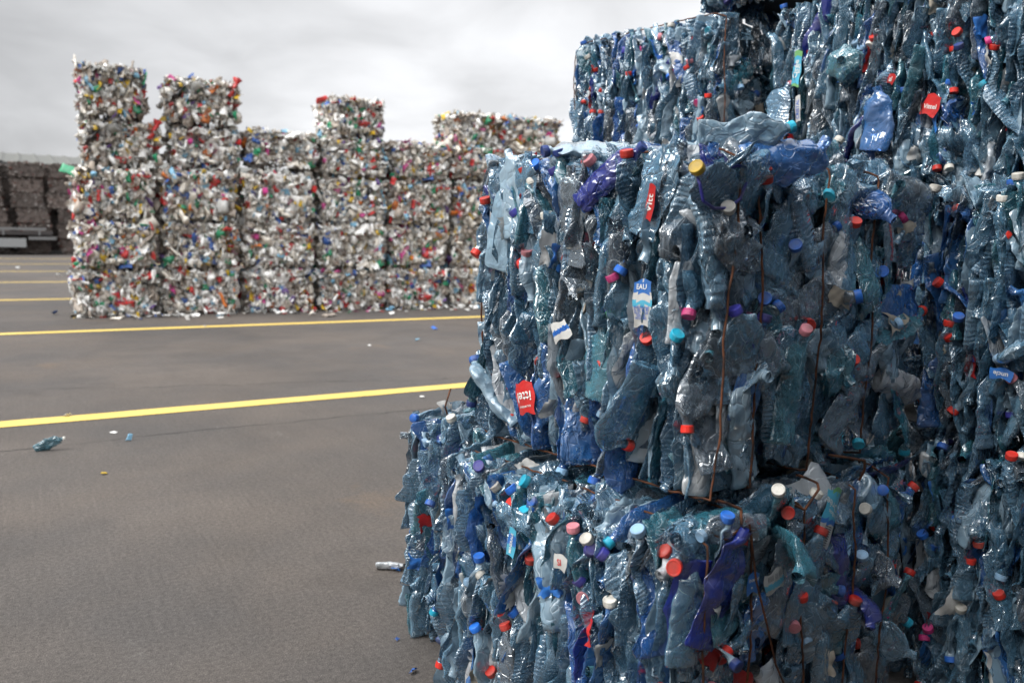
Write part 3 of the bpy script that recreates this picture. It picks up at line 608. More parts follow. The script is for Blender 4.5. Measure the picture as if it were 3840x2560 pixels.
sheet_obj(bB, 'torn_paper', fm('B', 'y-', .475, 1.185, .055, .2), 31, .075, .045, LABM[3], 'torn cream paper stuck to a smoky bottle')
feature(bB, 'B', 'y-', .86, 1.43, NOND[22], 2, 1.75, .02, 1.2, 'w', 'long clear bottle lying level at the right of the top edge', spin=.2)
feature(bA, 'A', 'y-', .00, .59, NOND[24], 5, .45, .03, 1.15, None, 'big dark violet bottle pressed flat beside the wire')
feature(bA, 'A', 'y-', .235, .55, NOND[27], 2, .5, .035, 1.15, None); feature(bA, 'A', 'y-', .34, .50, NOND[30], 0, .2, .03, 1.1, 'r', None)
feature(bA, 'A', 'y-', .05, .715, NOND[1], 2, -1.35, .03, .8, 'l', 'clear bottle lying level with a pale blue cap, under the eye-level bale')
feature(bA, 'A', 'x-', .40, .64, HALF[1], 0, -1.5, .03, .55, 'l')
feature(bC if False else bF, 'F', 'x-', .83, 1.80, NOND[6], 1, .15, .04, 1.2, None, 'long ribbed clear bottle leaning at the left edge of the bale')
feature(bF, 'F', 'x-', .55, 1.98, DISC[2], 3, 0, .04, 1.2, None, 'round clear bottle base', axis_out=1.5)
feature(bF, 'F', 'x-', .40, 1.76, NOND[11], 4, .1, .035, 1.25, None, 'large smooth blue bottle seen side on')
# blue handle loop on the corner of the eye-level bale, twisted wire ends
def loop(root, M, pts, rad, mat, name):
    V, Q = tube(resample(pts, .004), rad, 9); return obj(name, mesh_np(name, V, Q, [mat]), root, M)
loop(bB, fm('B', 'y-', .01, 1.40, .03), [(-.075,.01,.05),(-.085,-.01,.025),(-.07,-.01,-.01),(-.02,.0,-.022),(.02,-.005,-.02),(.055,-.01,.0),(.075,-.012,.045),(.062,-.012,.066),(.035,-.01,.066),(.01,.01,.05)], .0034, CAPM['v'], 'handle')
for k, (dx, dz, a) in enumerate(((-.02,-.02,1),(.005,-.02,-.6))):
    loop(bA, fm('A', 'y-', .02 if k == 0 else .33, .735, .02), [(-.045,0,-.02),(-.02,-.02,-.035),(.02,-.03,-.015*a),(.03,-.02,.02),(0,-.005,.035),(-.03,0,.045)], .0032, RUST, 'wire_knot')
loop(bA, fm('A', 'y-', .60, .735, .0), [(.03,-.01,-.03),(.035,-.02,.0),(.01,-.03,.03),(-.05,-.02,.045),(-.12,0,.06)], .0032, RUST, 'wire_knot')
loop(bA, fm('A', 'y-', .17, .42, .05), [(-.10,0,.30),(-.07,-.005,.17),(-.02,-.01,.05),(.04,0,-.06),(.11,-.01,-.18),(.20,0,-.30),(.25,0,-.38)], .0024, RUST, 'baling_wire')
loop(bB, fm('B', 'y-', .36, 1.50, -.05), [(0,0,-.05),(-.012,0,.0),(-.03,-.01,.075)], .0028, RUST, 'wire_end')
loop(bB, fm('B', 'y-', .365, 1.50, -.05), [(0,0,-.05),(.0,0,.0),(-.018,-.01,.07)], .0028, RUST, 'wire_end')
loop(bA2, Matrix.Translation((-.40, .12, U*.99)), [(.02,0,-.03),(.0,.0,.02),(.03,.01,.075)], .003, RUST, 'wire_end')

# loose bottles lying on the bales and on the yard
def loose(M, ti, mi, cap, label, scale=1.0, group=None):
    root = empty('loose_bottle', M, label, 'bottle', group)
    o = obj('bottle_body', hi_mesh(ti, mi), root, Matrix.Scale(scale, 4) @ Matrix.Translation((0, 0, -HI[ti][4]/2)))
    if cap: obj('bottle_cap', cap_mesh(ti, cap), o)
    return root
def stack_pt(r, l, z): p = O_+XR*r+YL*l; return Vector((p[0], p[1], z))
def lay(r, l, z, ang, tiltup=0.0, roll=0.0):
    """long axis level; ang measured from the stack's R direction"""
    return Matrix.Translation(stack_pt(r, l, z)) @ Matrix.Rotation(A_+ang, 4, 'Z') @ Matrix.Rotation(math.pi/2-tiltup, 4, 'Y') @ Matrix.Rotation(roll, 4, 'Z')
loose(lay(.15, .02, 2*U+.032, -.62, .10, .30), NOND[21], 7, 'c', 'pale twisted bottle lying on the eye-level bale, cyan cap to the right', .88)
loose(lay(.06, .40, 2*U+.035, 2.5, .0, 1.3), NOND[4], 7, 'n', 'pale flattened bottle with a navy cap facing left on top of the eye-level bale', .95)
loose(lay(.62, .10, 2*U+.045, .15, .30, .35), NOND[8], 3, 'w', 'clear bottle with a white cap propped on the right of the eye-level bale', .9)
g1 = Matrix.Translation((-2.722, 4.70, .045)) @ Matrix.Rotation(.35, 4, 'Z') @ Matrix.Rotation(1.05, 4, 'Y') @ Matrix.Rotation(.5, 4, 'Z')
loose(g1, HALF[1], 3, 'w', 'small crushed bluish bottle lying alone on the yard near the yellow line', .72)
g2 = Matrix.Translation((-.455, 3.08, .022)) @ Matrix.Rotation(-.1, 4, 'Z') @ Matrix.Rotation(1.5, 4, 'Y') @ Matrix.Rotation(.9, 4, 'Z')
lb = loose(g2, HALF[2], 6, None, 'crushed pale bottle with a blue label, on the ground beside the blue stack', .55)
sheet_obj(lb, 'bottle_label', Matrix.Translation((.0, -.020, .02)) @ Matrix.Rotation(.2, 4, 'X'), 77, .035, .035, LABM[2])

# bales that carry the upper ones, then unseen stacks added to cast shade
def plain(r0, l0, z0, label, seed, faces=('x-', 'y-'), sx=.98, sy=.74):
    return pet_bale(r0, l0, z0, sx, sy, U*.985, label, (), faces=faces, seed=seed, dens=.55, parts=0, layers=1)
plain(1.51, 1.10, 0, 'ground bale carrying the two bales beneath the high corner wire', 21, ('x-',))
plain(1.50, 1.10, U, 'middle bale directly under the high bale with the corner wire', 22, ('x-', 'y-'))
plain(1.60, .15, 0, 'ground bale behind the near corner bale, mostly hidden', 23, ('x-',))
plain(1.60, .15, U, 'middle bale behind the eye-level wired bale, mostly hidden', 24, ('x-', 'y+'))
for lev in range(5):  # unseen stack added to shut out light from the right
    plain(1.07, -1.53, lev*U, f'added shade-casting bale right of the camera, {("ground level", "second level", "third level", "fourth level", "top level")[lev]}', 31+lev, ('x-',))
for lev in range(6):  # unseen stack added to block light from behind on the left
    plain(-3.26, -1.72, lev*U, f'added shade-casting bale behind the camera on the left, {("ground", "second", "third", "fourth", "fifth", "top")[lev]} level', 61+lev, ('x+', 'y+'))
k = 0
for l in (-2.5,):
    for r in (-2.22, -1.2, -.18, .84, 1.86):  # unseen row added to keep sky light off the wired bale ends
        for lev in range(6):
            k += 1
            b = plain(r, l, lev*U, f'added shade-casting bale of the row behind the camera, {("ground level", "second level", "third level", "fourth level", "fifth level", "top level")[lev]}, {("at the open end", "second from the open end", "in the middle", "second from the closed end", "at the closed end")[int(round((r+2.22)/1.02))]}', 40+k, ('y+',))

# ------------------------------------------------------------------ mixed plastic bales
MIXC = [('white_scrap_plastic', (.86,.85,.82)), ('cream_scrap_plastic', (.70,.65,.57)), ('taupe_scrap_plastic', (.34,.29,.245)), ('grey_scrap_plastic', (.52,.52,.50)),
        ('black_scrap_plastic', (.02,.02,.022)), ('red_scrap_plastic', (.52,.03,.03)), ('blue_scrap_plastic', (.03,.11,.38)), ('pale_blue_scrap_plastic', (.20,.42,.58)),
        ('green_scrap_plastic', (.02,.27,.13)), ('yellow_scrap_plastic', (.68,.45,.03)), ('orange_scrap_plastic', (.60,.16,.02)), ('magenta_scrap_plastic', (.48,.05,.22)), ('violet_scrap_plastic', (.13,.07,.24))]
MIX = [solid(n, c, .38 if i != 2 else .6, .3, .5, .45, .25) for i, (n, c) in enumerate(MIXC)]
MIXW = np.array([.36,.23,.18,.10,.012,.030,.026,.026,.022,.020,.010,.010,.007]); MIXW /= MIXW.sum()
CORE2 = solid('shade_brown_core', (.045,.038,.032), .8, .1, .2, .2)  # dark inner box, puts the shade of the gaps into its colour
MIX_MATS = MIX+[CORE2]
def lump(seed, nu=9, nv=8):
    r = np.random.default_rng(seed); k = r.integers(1, 3)
    if r.random() < .5: V, Q, UV = sheet(seed, r.uniform(.10, .22), r.uniform(.06, .15), 8, 8); V[:,1] *= 2.6; return V, Q
    h = r.uniform(.10, .20); rad = r.uniform(.03, .06); fl = r.uniform(.15, .5)
    s = np.linspace(0, 1, nv); prof = np.array([.05, .8, 1, 1, .95, .8, .35, .05]) if k == 1 else np.array([.05, 1, .9, 1, 1, .9, 1, .05])
    rf = np.interp(s, np.linspace(0, 1, 8), prof); zf = np.interp(s, np.linspace(0, 1, 8), [0.03, 0, .15, .35, .6, .8, 1, .97])
    th = np.linspace(0, 2*np.pi, nu); sq = (np.abs(np.cos(th))**4+np.abs(np.sin(th))**4)**-.18
    x = np.outer(rf, np.cos(th)*sq).ravel()*rad; y = np.outer(rf, np.sin(th)*sq).ravel()*rad*fl; z = np.repeat(zf, nu)*h-h/2
    P = np.stack([x, y, z], 1); P += .017*np.stack([creases(P+.1*i, r, 4, 20, 80) for i in range(3)], 1)
    return P, grid_quads(nu, nv)
LUMP = [lump(900+i) for i in range(40)]
def rand_rot(r, out, spread=.34):
    n = unit(np.asarray(out, float)+r.normal(0, spread, 3)); t = r.normal(size=3); return frame(n, t)
def scatter_faces(sx, sy, sz, step, r, faces, layers=2, jit=.4):
    for f in faces:
        ax = 'xyz'.index(f[0]); sg = -1 if f[1] == '-' else 1; dims = [sx, sy, sz]; u, v = [i for i in range(3) if i != ax]
        for lay in range(layers):
            for a in np.arange(-dims[u]/2+.02, dims[u]/2, step):
                for b in np.arange(-dims[v]/2+.02, dims[v]/2, step):
                    p = np.zeros(3); p[u] = a+r.normal(0, step*jit); p[v] = b+r.normal(0, step*jit)
                    ea, eb = abs(p[u])/(dims[u]/2), abs(p[v])/(dims[v]/2)
                    p[ax] = sg*(dims[ax]/2-.05-.045*lay-(.13 if f[0] != 'z' else .03)*(max(0, ea-.86)/.14)**2-(.19 if f[0] != 'z' else .03)*(max(0, eb-.80)/.20)**2+r.normal(0, .010))
                    out = np.zeros(3); out[ax] = sg; p[2] += sz/2; yield p, out, lay
WX, WZ, WY = 1.32, .765, 1.05
_mixm = []
def mix_variant(seed, faces, grey=False):
    r = np.random.default_rng(seed); acc = Acc(); base_w = MIXW.copy(); base_w[0] *= r.uniform(.6, 1.35); base_w[2] *= r.uniform(.6, 1.5); base_w[5:] *= r.uniform(.5, 1.9)
    if grey: base_w = MIXW*np.array([.5, .8, 1.3, 2.2, 2]+[.8]*8)
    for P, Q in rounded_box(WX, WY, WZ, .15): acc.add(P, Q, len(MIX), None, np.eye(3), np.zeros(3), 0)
    for p, out, lay in scatter_faces(WX, WY, WZ, .068, r, faces):
        V, Q = LUMP[r.integers(len(LUMP))]; w = base_w.copy()
        if lay == 1: w[2] *= 2
        s = math.exp(r.normal(-.16, .34)); acc.add(V*s, Q, r.choice(len(MIX), p=w/w.sum()), None, rand_rot(r, out), p, r.random())
    for _ in range(26):                                    # shreds that stick out of the edges
        f = r.integers(3); p = np.array([r.uniform(-.5, .5)*WX, -WY/2+.02, WZ*r.uniform(.1, 1)])
        if f == 0: p[0] = -WX/2+.01; p[1] = r.uniform(-.5, .5)*WY
        if f == 1: p[2] = WZ-.005; p[1] = r.uniform(-.5, .3)*WY
        V, Q, UV = LAB[r.integers(len(LAB))]; acc.add(V*r.uniform(.4, .9), Q, r.choice([0,0,3,1,2]), None, rand_rot(r, (0, .2, 1), 1.0), p, r.random())
    return acc.mesh('compressed_containers', MIX_MATS)
FR = ('y-', 'x-', 'x+', 'z+')
VAR = [mix_variant(3000+i, FR) for i in range(12)]; GREYVARS = [mix_variant(3100+i, FR, True) for i in range(3)]
_lm = {}
def lump_mesh(i, c):
    if (i, c) not in _lm: V, Q = LUMP[i]; _lm[i, c] = mesh_np('crushed_container', V, Q, [MIX[c]])
    return _lm[i, c]
WIREM = solid('dull_grey_wire', (.06,.05,.045), .6, .1, .3, .3)
wv, wq = tube(resample([(0, WY/2, .0), (0, -WY/2-.005, .01), (0, -WY/2-.012, WZ*.5), (0, -WY/2-.004, WZ-.02), (0, -WY/2+.03, WZ), (0, WY/2, WZ)], .06), .0045, 6)
WIRE_ME = mesh_np('baling_wire', wv, wq, [WIREM])
WO = np.array([-6.346, 11.839]); WA = math.radians(90-60.3); WD = np.array([math.cos(WA), math.sin(WA)]); WN = np.array([-math.sin(WA), math.cos(WA)])
def mixed_bale(s0, s1, z0, z1, label, seed, back=0.0, rot=0.0, tilt=0.0, warm=1.0, nparts=44):
    r = np.random.default_rng(5000+seed); w = s1-s0
    c = WO+WD*(s0+s1)/2+WN*(WY/2+back)
    M = Matrix.Translation((c[0], c[1], z0)) @ Matrix.Rotation(WA+rot, 4, 'Z') @ Matrix.Rotation(tilt, 4, 'Y')
    root = empty('mixed_plastic_bale', M, label, 'plastic bale', 'bales of mixed white and coloured plastic in the long wall')
    S = Matrix.Diagonal(((w-.115)/WX, 1, (z1-z0-.06)/WZ, 1))
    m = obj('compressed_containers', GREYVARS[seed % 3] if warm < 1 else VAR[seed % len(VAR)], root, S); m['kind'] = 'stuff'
    for x in np.linspace(-w/2+.14, w/2-.14, 5): obj('baling_wire', WIRE_ME, root, Matrix.Translation((x+r.normal(0, .02), 0, 0)) @ S)
    pw = MIXW.copy(); pw[5:] *= 2.2; pw[2] *= .5; pw /= pw.sum()
    for _ in range(nparts):
        i = r.integers(len(LUMP)); cc = r.choice(len(MIX), p=pw)
        if r.random() < .85: p = np.array([r.uniform(-.42, .42)*w, -WY/2+r.normal(.04, .010), r.uniform(.12, .88)*(z1-z0)]); out = (0, -1, 0)
        else: p = np.array([-w/2+.01, r.uniform(-.5, .2)*WY, r.uniform(.06, .94)*(z1-z0)]); out = (-1, 0, 0)
        sc = r.uniform(.7, 1.25); obj('crushed_container', lump_mesh(i, cc), root, M4(rand_rot(r, out)*sc, p))
    return root
def wall_s(x, y):
    """distance along the wall's front for a column of the picture (measured on 2352 px width)"""
    d = FWN+CRN*(x-1176)/1875-CUN*(y-784)/1875
    A = np.array([[d[0], -WD[0]], [d[1], -WD[1]]]); t, s = np.linalg.solve(A, WO); return s
def wall_z(x, y):
    d = FWN+CRN*(x-1176)/1875-CUN*(y-784)/1875
    A = np.array([[d[0], -WD[0]], [d[1], -WD[1]]]); t, s = np.linalg.solve(A, WO); return EYE+d[2]*t
ORD = ['first', 'second', 'third', 'fourth', 'fifth', 'sixth', 'seventh', 'eighth', 'ninth', 'tenth']
LEV = ['on the ground', 'second from the ground', 'third from the ground', 'fourth from the ground', 'topmost']
cols = [(a_, b_, [0]+[wall_z((a_+b_)/2, y) for y in ys_]) for a_, b_, ys_ in ((172,368,(612,503,380)), (375,555,(612,503,384)), (565,733,(611,506,390)), (739,898,(612,508,404)), (902,1038,(611,512,412)), (1043,1163,(611,514,418)), (1167,1283,(610,515,422)), (1288,1392,(610,517,426)), (1395,1492,(609,519,432)), (1495,1585,(609,521,438)))]
sd = 0
for ci, (xa, xb, zs) in enumerate(cols):
    sa, sb = wall_s(xa, 650), wall_s(xb, 650)
    for li in range(3):
        sd += 1; j = rng.normal(0, .02, 2)
        mixed_bale(sa+j[0], sb+j[1]*.5-.02, zs[li], zs[li+1]-.0, f'mixed plastic bale {LEV[li]}, {ORD[ci]} column from the left of the long wall', sd, back=rng.normal(0, .05), rot=rng.normal(0, .012))
uppers = [(182,378,wall_z(278,378),wall_z(278,268),'second from the top of the leftmost tall stack'),
          (180,347,wall_z(259,262),wall_z(259,140),'topmost of the leftmost tall stack, darker and greyer'),
          (392,562,wall_z(476,380),wall_z(476,284),'second from the top of the second tall stack'),
          (384,561,wall_z(469,280),wall_z(469,172),'topmost of the second tall stack, against the sky'),
          (570,737,wall_z(653,378),wall_z(653,292),'topmost of the third column, tilted over a dark gap'),
          (738,900,wall_z(819,400),wall_z(819,310),'directly under the lone bright top bale midway along the wall'),
          (757,886,wall_z(807,306),wall_z(807,216),'standing alone on top midway, with many pink and yellow pieces'),
          (902,1038,wall_z(970,410),wall_z(970,322),'topmost of the fifth column, right of the lone top bale'),
          (1041,1165,wall_z(1103,408),wall_z(1103,330),'directly under the pale top bale with the rounded shoulder'),
          (1168,1290,wall_z(1229,400),wall_z(1229,335),'fourth from the ground, seventh column of the long wall'),
          (1043,1150,wall_z(1073,332),wall_z(1073,248),'on top with a pale rounded left shoulder, near the blue stack'),
          (1153,1292,wall_z(1222,342),wall_z(1222,262),'on top at the right, partly hidden behind the blue stack')]
for k, (xa, xb, z0, z1, lb_) in enumerate(uppers):
    sd += 1
    mixed_bale(wall_s(xa, 300), wall_s(xb, 300)-.01, z0, z1, 'mixed plastic bale '+lb_, sd, back=rng.normal(.02, .06), rot=rng.normal(0, .03), tilt=(.045 if k == 4 else rng.normal(0, .012)), nparts=60 if k == 6 else (20 if k < 3 else 44), warm=0 if k in (0, 1, 3) else 1)

# ------------------------------------------------------------------ far dark bales, shed, trailer
DK = [solid('dark_brown_crushed_cans', (.085,.062,.052), .5, .5, .5, .3), solid('grey_brown_crushed_cans', (.15,.125,.11), .45, .5, .5, .3), solid('pale_crushed_cans', (.36,.33,.31), .4, .4, .5, .3), solid('rusty_red_crushed_cans', (.13,.035,.025), .5, .4, .5, .2)]
def dark_variant(seed):
    r = np.random.default_rng(seed); acc = Acc(); sx, sy, sz = 1.24, 1.0, .74
    for P, Q in rounded_box(sx, sy, sz, .05): acc.add(P, Q, 0, None, np.eye(3), np.zeros(3), 0)
    for p, out, lay in scatter_faces(sx, sy, sz, .085, r, ('y-', 'x+', 'x-', 'z+'), 1):
        V, Q = LUMP[r.integers(len(LUMP))]; acc.add(V*r.uniform(.5, .85), Q, r.choice(4, p=[.50,.36,.09,.05]), None, rand_rot(r, out), p, r.random())
    return acc.mesh('compressed_cans', DK)
DV = [dark_variant(7000+i) for i in range(4)]
FO = np.array([-23.25, 39.3]); FA = math.radians(90-59)
FD = np.array([math.cos(FA), math.sin(FA)]); FN = np.array([-math.sin(FA), math.cos(FA)])
LEV6 = ['on the ground', 'second level', 'third level', 'fourth level', 'fifth level', 'top level']
n = 0
for li in range(6):
    off = 0.0 if li >= 3 else -.62
    for ci in range(-3, 6):
        n += 1; s0 = ci*1.62+off+rng.normal(0, .08)
        if li < 3: s0 += .9
        c = FO+FD*s0+FN*rng.normal(0, .08)
        o = bpy.data.objects.new('dark_bale', DV[n % 4]); link(o)
        o.matrix_world = Matrix.Translation((c[0], c[1], li*.715)) @ Matrix.Rotation(FA+rng.normal(0, .03), 4, 'Z') @ Matrix.Diagonal((1.08 if li < 5 else 1.15, 1, .96, 1))
        tag(o, f'dark bale of crushed cans in the far stack, {LEV6[li]}, {ORD[ci+3]} from left end', 'metal bale', 'dark bales in the far stack on the left')
for ci in range(0, 9):
    for li in range(6):
        c = FO+FD*(-5.4+ci*1.5+.3*(li % 2))+FN*1.25
        o = bpy.data.objects.new('dark_bale', DV[(ci+li) % 4]); link(o); o.matrix_world = Matrix.Translation((c[0], c[1], li*.70)) @ Matrix.Rotation(FA, 4, 'Z') @ Matrix.Diagonal((1.18, 1, .96, 1))
        tag(o, f'dark bale in the back row of far stack, {LEV6[li]}, {ORD[ci]} from left end', 'metal bale', 'dark bales in the far stack on the left')
def bm_box(acc, a, b, mi=0):
    x0, y0, z0 = a; x1, y1, z1 = b
    V = np.array([(x, y, z) for z in (z0, z1) for y in (y0, y1) for x in (x0, x1)], float)
    Q = np.array([(0,2,3,1),(4,5,7,6),(0,1,5,4),(2,6,7,3),(0,4,6,2),(1,3,7,5)]); acc.add(V, Q, mi, None, np.eye(3), np.zeros(3), .5)
ROOFM = solid('ribbed_grey_roof_sheet', (.14,.143,.133), .55, .0, .4, .25); WALLM = solid('dark_wall_cladding', (.03,.03,.03), .6, 0, .3, .3); DARKM = solid('dark_gutter', (.05,.05,.05), .5, 0, .3, .1)
shed = empty('storage_shed', Matrix.Translation((-34, 53, 0)) @ Matrix.Rotation(FA, 4, 'Z'), 'long low storage shed with a ribbed grey metal roof rising behind the dark far bales', 'shed')
a = Acc(); bm_box(a, (-30, 0, 0), (46, 22, 5.35)); obj('wall', a.mesh('wall', [WALLM], False), shed)
a = Acc()
nx = 380; xs = np.linspace(-30.6, 46.6, nx); rib = np.where(np.arange(nx) % 5 == 0, .09, 0.0)
V = np.concatenate([np.stack([xs, np.full(nx, y), z+rib], 1) for y, z in ((-.7, 5.35), (11, 6.75), (22.7, 5.35))]); a.add(V, grid_quads(nx, 3), 0, None, np.eye(3), np.zeros(3), .5)
obj('roof', a.mesh('roof', [ROOFM], False), shed)
a = Acc(); bm_box(a, (-30.6, -.86, 5.16), (46.6, -.70, 5.34)); obj('gutter', a.mesh('gutter', [DARKM], False), shed)
a = Acc(); bm_box(a, (9.6, 10.7, 6.7), (10.1, 11.2, 7.15)); bm_box(a, (9.5, 10.6, 7.15), (10.2, 11.3, 7.22)); obj('roof_vent', a.mesh('roof_vent', [ROOFM], False), shed)
TW = solid('white_trailer_panel', (.22,.225,.225), .4, 0, .5, .2); TD = solid('dark_trailer_frame', (.035,.03,.03), .5, 0, .4, .2); TY = solid('black_tyre_rubber', (.02,.02,.02), .8, 0, .2, .3); TG = solid('grey_trailer_rail', (.13,.13,.13), .4, 0, .5, .2)
tp = FO+FD*(-3.0)-FN*1.6
tr = empty('flatbed_trailer', Matrix.Translation((tp[0], tp[1], 0)) @ Matrix.Rotation(FA, 4, 'Z'), 'low flatbed trailer with a white side panel parked before the far bales', 'trailer')
a = Acc(); bm_box(a, (-6, -.9, .92), (3.95, 1.2, 1.06)); obj('deck', a.mesh('deck', [TD], False), tr)
a = Acc(); bm_box(a, (-6, -.96, 1.12), (3.7, -.90, 1.24)); [bm_box(a, (x, -.95, .9), (x+.08, -.9, 1.13)) for x in (-4, -2, 0, 2, 3.4)]; obj('rail', a.mesh('rail', [TG], False), tr)
a = Acc(); bm_box(a, (-6, -.95, .36), (2.9, -.88, .76)); obj('side_panel', a.mesh('side_panel', [TW], False), tr)
a = Acc(); bm_box(a, (3.0, -.92, .70), (4.1, .6, .84)); obj('bumper', a.mesh('bumper', [TG], False), tr)
def wheel(parent, x, y, R_, w):
    prof = [(0,.2),(0,.55),(-.02,.6),(0,.95),(.03,1),(w-.03,1),(w,.95),(w,.2)]
    th = np.linspace(0, 2*np.pi, 25); V = np.concatenate([np.stack([x+R_*q*np.cos(th), np.full(25, y+d), R_+R_*q*np.sin(th)], 1) for d, q in prof])
    t_ = obj('wheel', mesh_np('wheel', V, grid_quads(25, 8), [TY]), parent)
    V = np.concatenate([np.stack([x+R_*q*np.cos(th), np.full(25, y+d), R_+R_*q*np.sin(th)], 1) for d, q in ((.03,.56),(.06,.45),(.02,.2),(.02,.01))]); obj('rim', mesh_np('rim', V, grid_quads(25, 4), [TG]), t_)
for x in (-3.6, -2.5): wheel(tr, x, -.8, .36, .26)
# small wheel chock / block at the foot of the far stack
a = Acc(); x0 = FO+FD*1.1-FN*.75
V = np.array([(-.3,-.16,0),(.3,-.16,0),(.3,.16,0),(-.3,.16,0),(-.12,-.14,.2),(.22,-.14,.2),(.22,.14,.2),(-.12,.14,.2)]); a.add(V, np.array([(0,1,5,4),(1,2,6,5),(2,3,7,6),(3,0,4,7),(4,5,6,7),(0,3,2,1)]), 0, None, np.eye(3), np.zeros(3), .5)
o = obj('wheel_chock', a.mesh('wheel_chock', [TY], False)); o.matrix_world = Matrix.Translation((x0[0], x0[1], 0)) @ Matrix.Rotation(FA, 4, 'Z'); tag(o, 'small black wedge block on the ground at the foot of the dark far bales', 'wheel chock')

# ------------------------------------------------------------------ yard
LT = math.radians(58.6); LD = np.array([math.sin(LT), math.cos(LT)]); LN = np.array([-math.cos(LT), math.sin(LT)])
def build_ground_mat():
    m, N, L, out, p = newmat('worn_asphalt')
    tc = N('ShaderNodeTexCoord'); mp = N('ShaderNodeMapping'); mp.inputs['Rotation'].default_value = (0, 0, -(math.pi/2-LT)); L(tc.outputs['Object'], mp.inputs[0])
    sep = N('ShaderNodeSeparateXYZ'); L(mp.outputs[0], sep.inputs[0])     # x along the yellow lines, y across them
    def noise(scale, det=6, vec=None, sc=None, rough=.6, dist=0):
        n = N('ShaderNodeTexNoise'); n.inputs['Scale'].default_value = scale; n.inputs['Detail'].default_value = det; n.inputs['Roughness'].default_value = rough; n.inputs['Distortion'].default_value = dist
        src = mp.outputs[0]
        if sc:
            s = N('ShaderNodeMapping'); s.inputs['Scale'].default_value = sc; L(src, s.inputs[0]); src = s.outputs[0]
        L(src, n.inputs['Vector']); return n.outputs[0]
    def mr(src, a, b, c, d):
        r = N('ShaderNodeMapRange'); r.inputs[1].default_value = a; r.inputs[2].default_value = b; r.inputs[3].default_value = c; r.inputs[4].default_value = d; L(src, r.inputs[0]); return r.outputs[0]
    def mul(a, b):
        q = N('ShaderNodeMath'); q.operation = 'MULTIPLY'; L(a, q.inputs[0])
        if isinstance(b, float): q.inputs[1].default_value = b
        else: L(b, q.inputs[1])
        return q.outputs[0]
    big = noise(.35, 5); mid = noise(2.2, 6, rough=.65); fine = noise(60, 4); grit = noise(220, 2)
    streak = noise(9, 4, sc=(4.5, .35, 1)); streak2 = noise(34, 3, sc=(3.2, .10, 1)); cross = noise(14, 3, sc=(.35, 3, 1))
    v = mul(mul(mul(mul(mul(mr(big, .35, .65, .86, 1.12), mr(mid, .3, .7, .90, 1.08)), mr(noise(1.1, 7, rough=.7, dist=.8), .60, .72, 1.0, .80)), mul(mr(streak, .3, .7, .95, 1.05), mr(streak2, .35, .65, .96, 1.04))), mul(mr(fine, .3, .7, .72, 1.26), mr(grit, .35, .65, .70, 1.28))), mr(noise(75, 2), .66, .74, 1.0, 1.55))
    # pale scuffs
    scuff = mul(mr(noise(5, 5, sc=(1, .25, 1), dist=.6), .64, .74, 0, 1), mr(noise(40, 3), .5, .62, 0, 1.))
    # joints and cracks
    wob = noise(1.4, 4); wob2 = noise(7, 3)
    def crack(axis_out, pos, width, slope_src=None, slope=0.0, amp=.18):
        q = N('ShaderNodeMath'); q.operation = 'MULTIPLY_ADD'; q.inputs[1].default_value = amp; L(wob, q.inputs[0]); L(axis_out, q.inputs[2])
        q2 = N('ShaderNodeMath'); q2.operation = 'MULTIPLY_ADD'; q2.inputs[1].default_value = amp*.25; L(wob2, q2.inputs[0]); L(q.outputs[0], q2.inputs[2])
        cur = q2.outputs[0]
        if slope_src is not None:
            s = N('ShaderNodeMath'); s.operation = 'MULTIPLY_ADD'; s.inputs[1].default_value = slope; L(slope_src, s.inputs[0]); L(cur, s.inputs[2]); cur = s.outputs[0]
        d = N('ShaderNodeMath'); d.operation = 'SUBTRACT'; d.inputs[1].default_value = pos+amp*.6; L(cur, d.inputs[0])
        a = N('ShaderNodeMath'); a.operation = 'ABSOLUTE'; L(d.outputs[0], a.inputs[0]); return mr(a.outputs[0], width*.3, width, 1, 0)
    X_, Y_ = sep.outputs[0], sep.outputs[1]
    cr_ = None
    for c in (crack(Y_, 5.55, .022), crack(Y_, 13.0, .03, amp=.1), crack(Y_, 7.6, .02, X_, .28, .5), crack(X_, 8.9, .05, Y_, -.35, .35)):
        if cr_ is None: cr_ = c
        else:
            q = N('ShaderNodeMath'); q.operation = 'MAXIMUM'; L(cr_, q.inputs[0]); L(c, q.inputs[1]); cr_ = q.outputs[0]
    gaps = mul(cr_, mr(mid, .38, .55, .15, 1.0))
    base = N('ShaderNodeMixRGB'); base.inputs[1].default_value = (.110, .094, .082, 1); base.inputs[2].default_value = (.088, .080, .075, 1); L(mr(noise(.5, 4), .4, .6, 0, 1), base.inputs[0])
    rustc = N('ShaderNodeMixRGB'); rustc.inputs[2].default_value = (.20, .13, .075, 1); L(mr(noise(.9, 5, dist=.5), .62, .78, 0, .5), rustc.inputs[0]); L(base.outputs[0], rustc.inputs[1])
    sc = N('ShaderNodeVectorMath'); sc.operation = 'SCALE'; L(rustc.outputs[0], sc.inputs[0]); L(v, sc.inputs['Scale'])
    c1 = N('ShaderNodeMixRGB'); c1.inputs[2].default_value = (.26, .25, .23, 1); L(mul(scuff, .35), c1.inputs[0]); L(sc.outputs[0], c1.inputs[1])
    c2 = N('ShaderNodeMixRGB'); c2.inputs[2].default_value = (.03, .027, .025, 1); L(mul(gaps, .75), c2.inputs[0]); L(c1.outputs[0], c2.inputs[1])
    L(c2.outputs[0], p.inputs['Base Color']); L(mr(mid, .3, .7, .62, .85), p.inputs['Roughness']); p.inputs['Specular IOR Level'].default_value = .35
    hs = N('ShaderNodeMath'); hs.operation = 'MULTIPLY_ADD'; hs.inputs[1].default_value = -2.0; L(gaps, hs.inputs[0])
    hh = N('ShaderNodeMath'); hh.operation = 'ADD'; L(fine, hh.inputs[0]); L(grit, hh.inputs[1]); L(hh.outputs[0], hs.inputs[2])
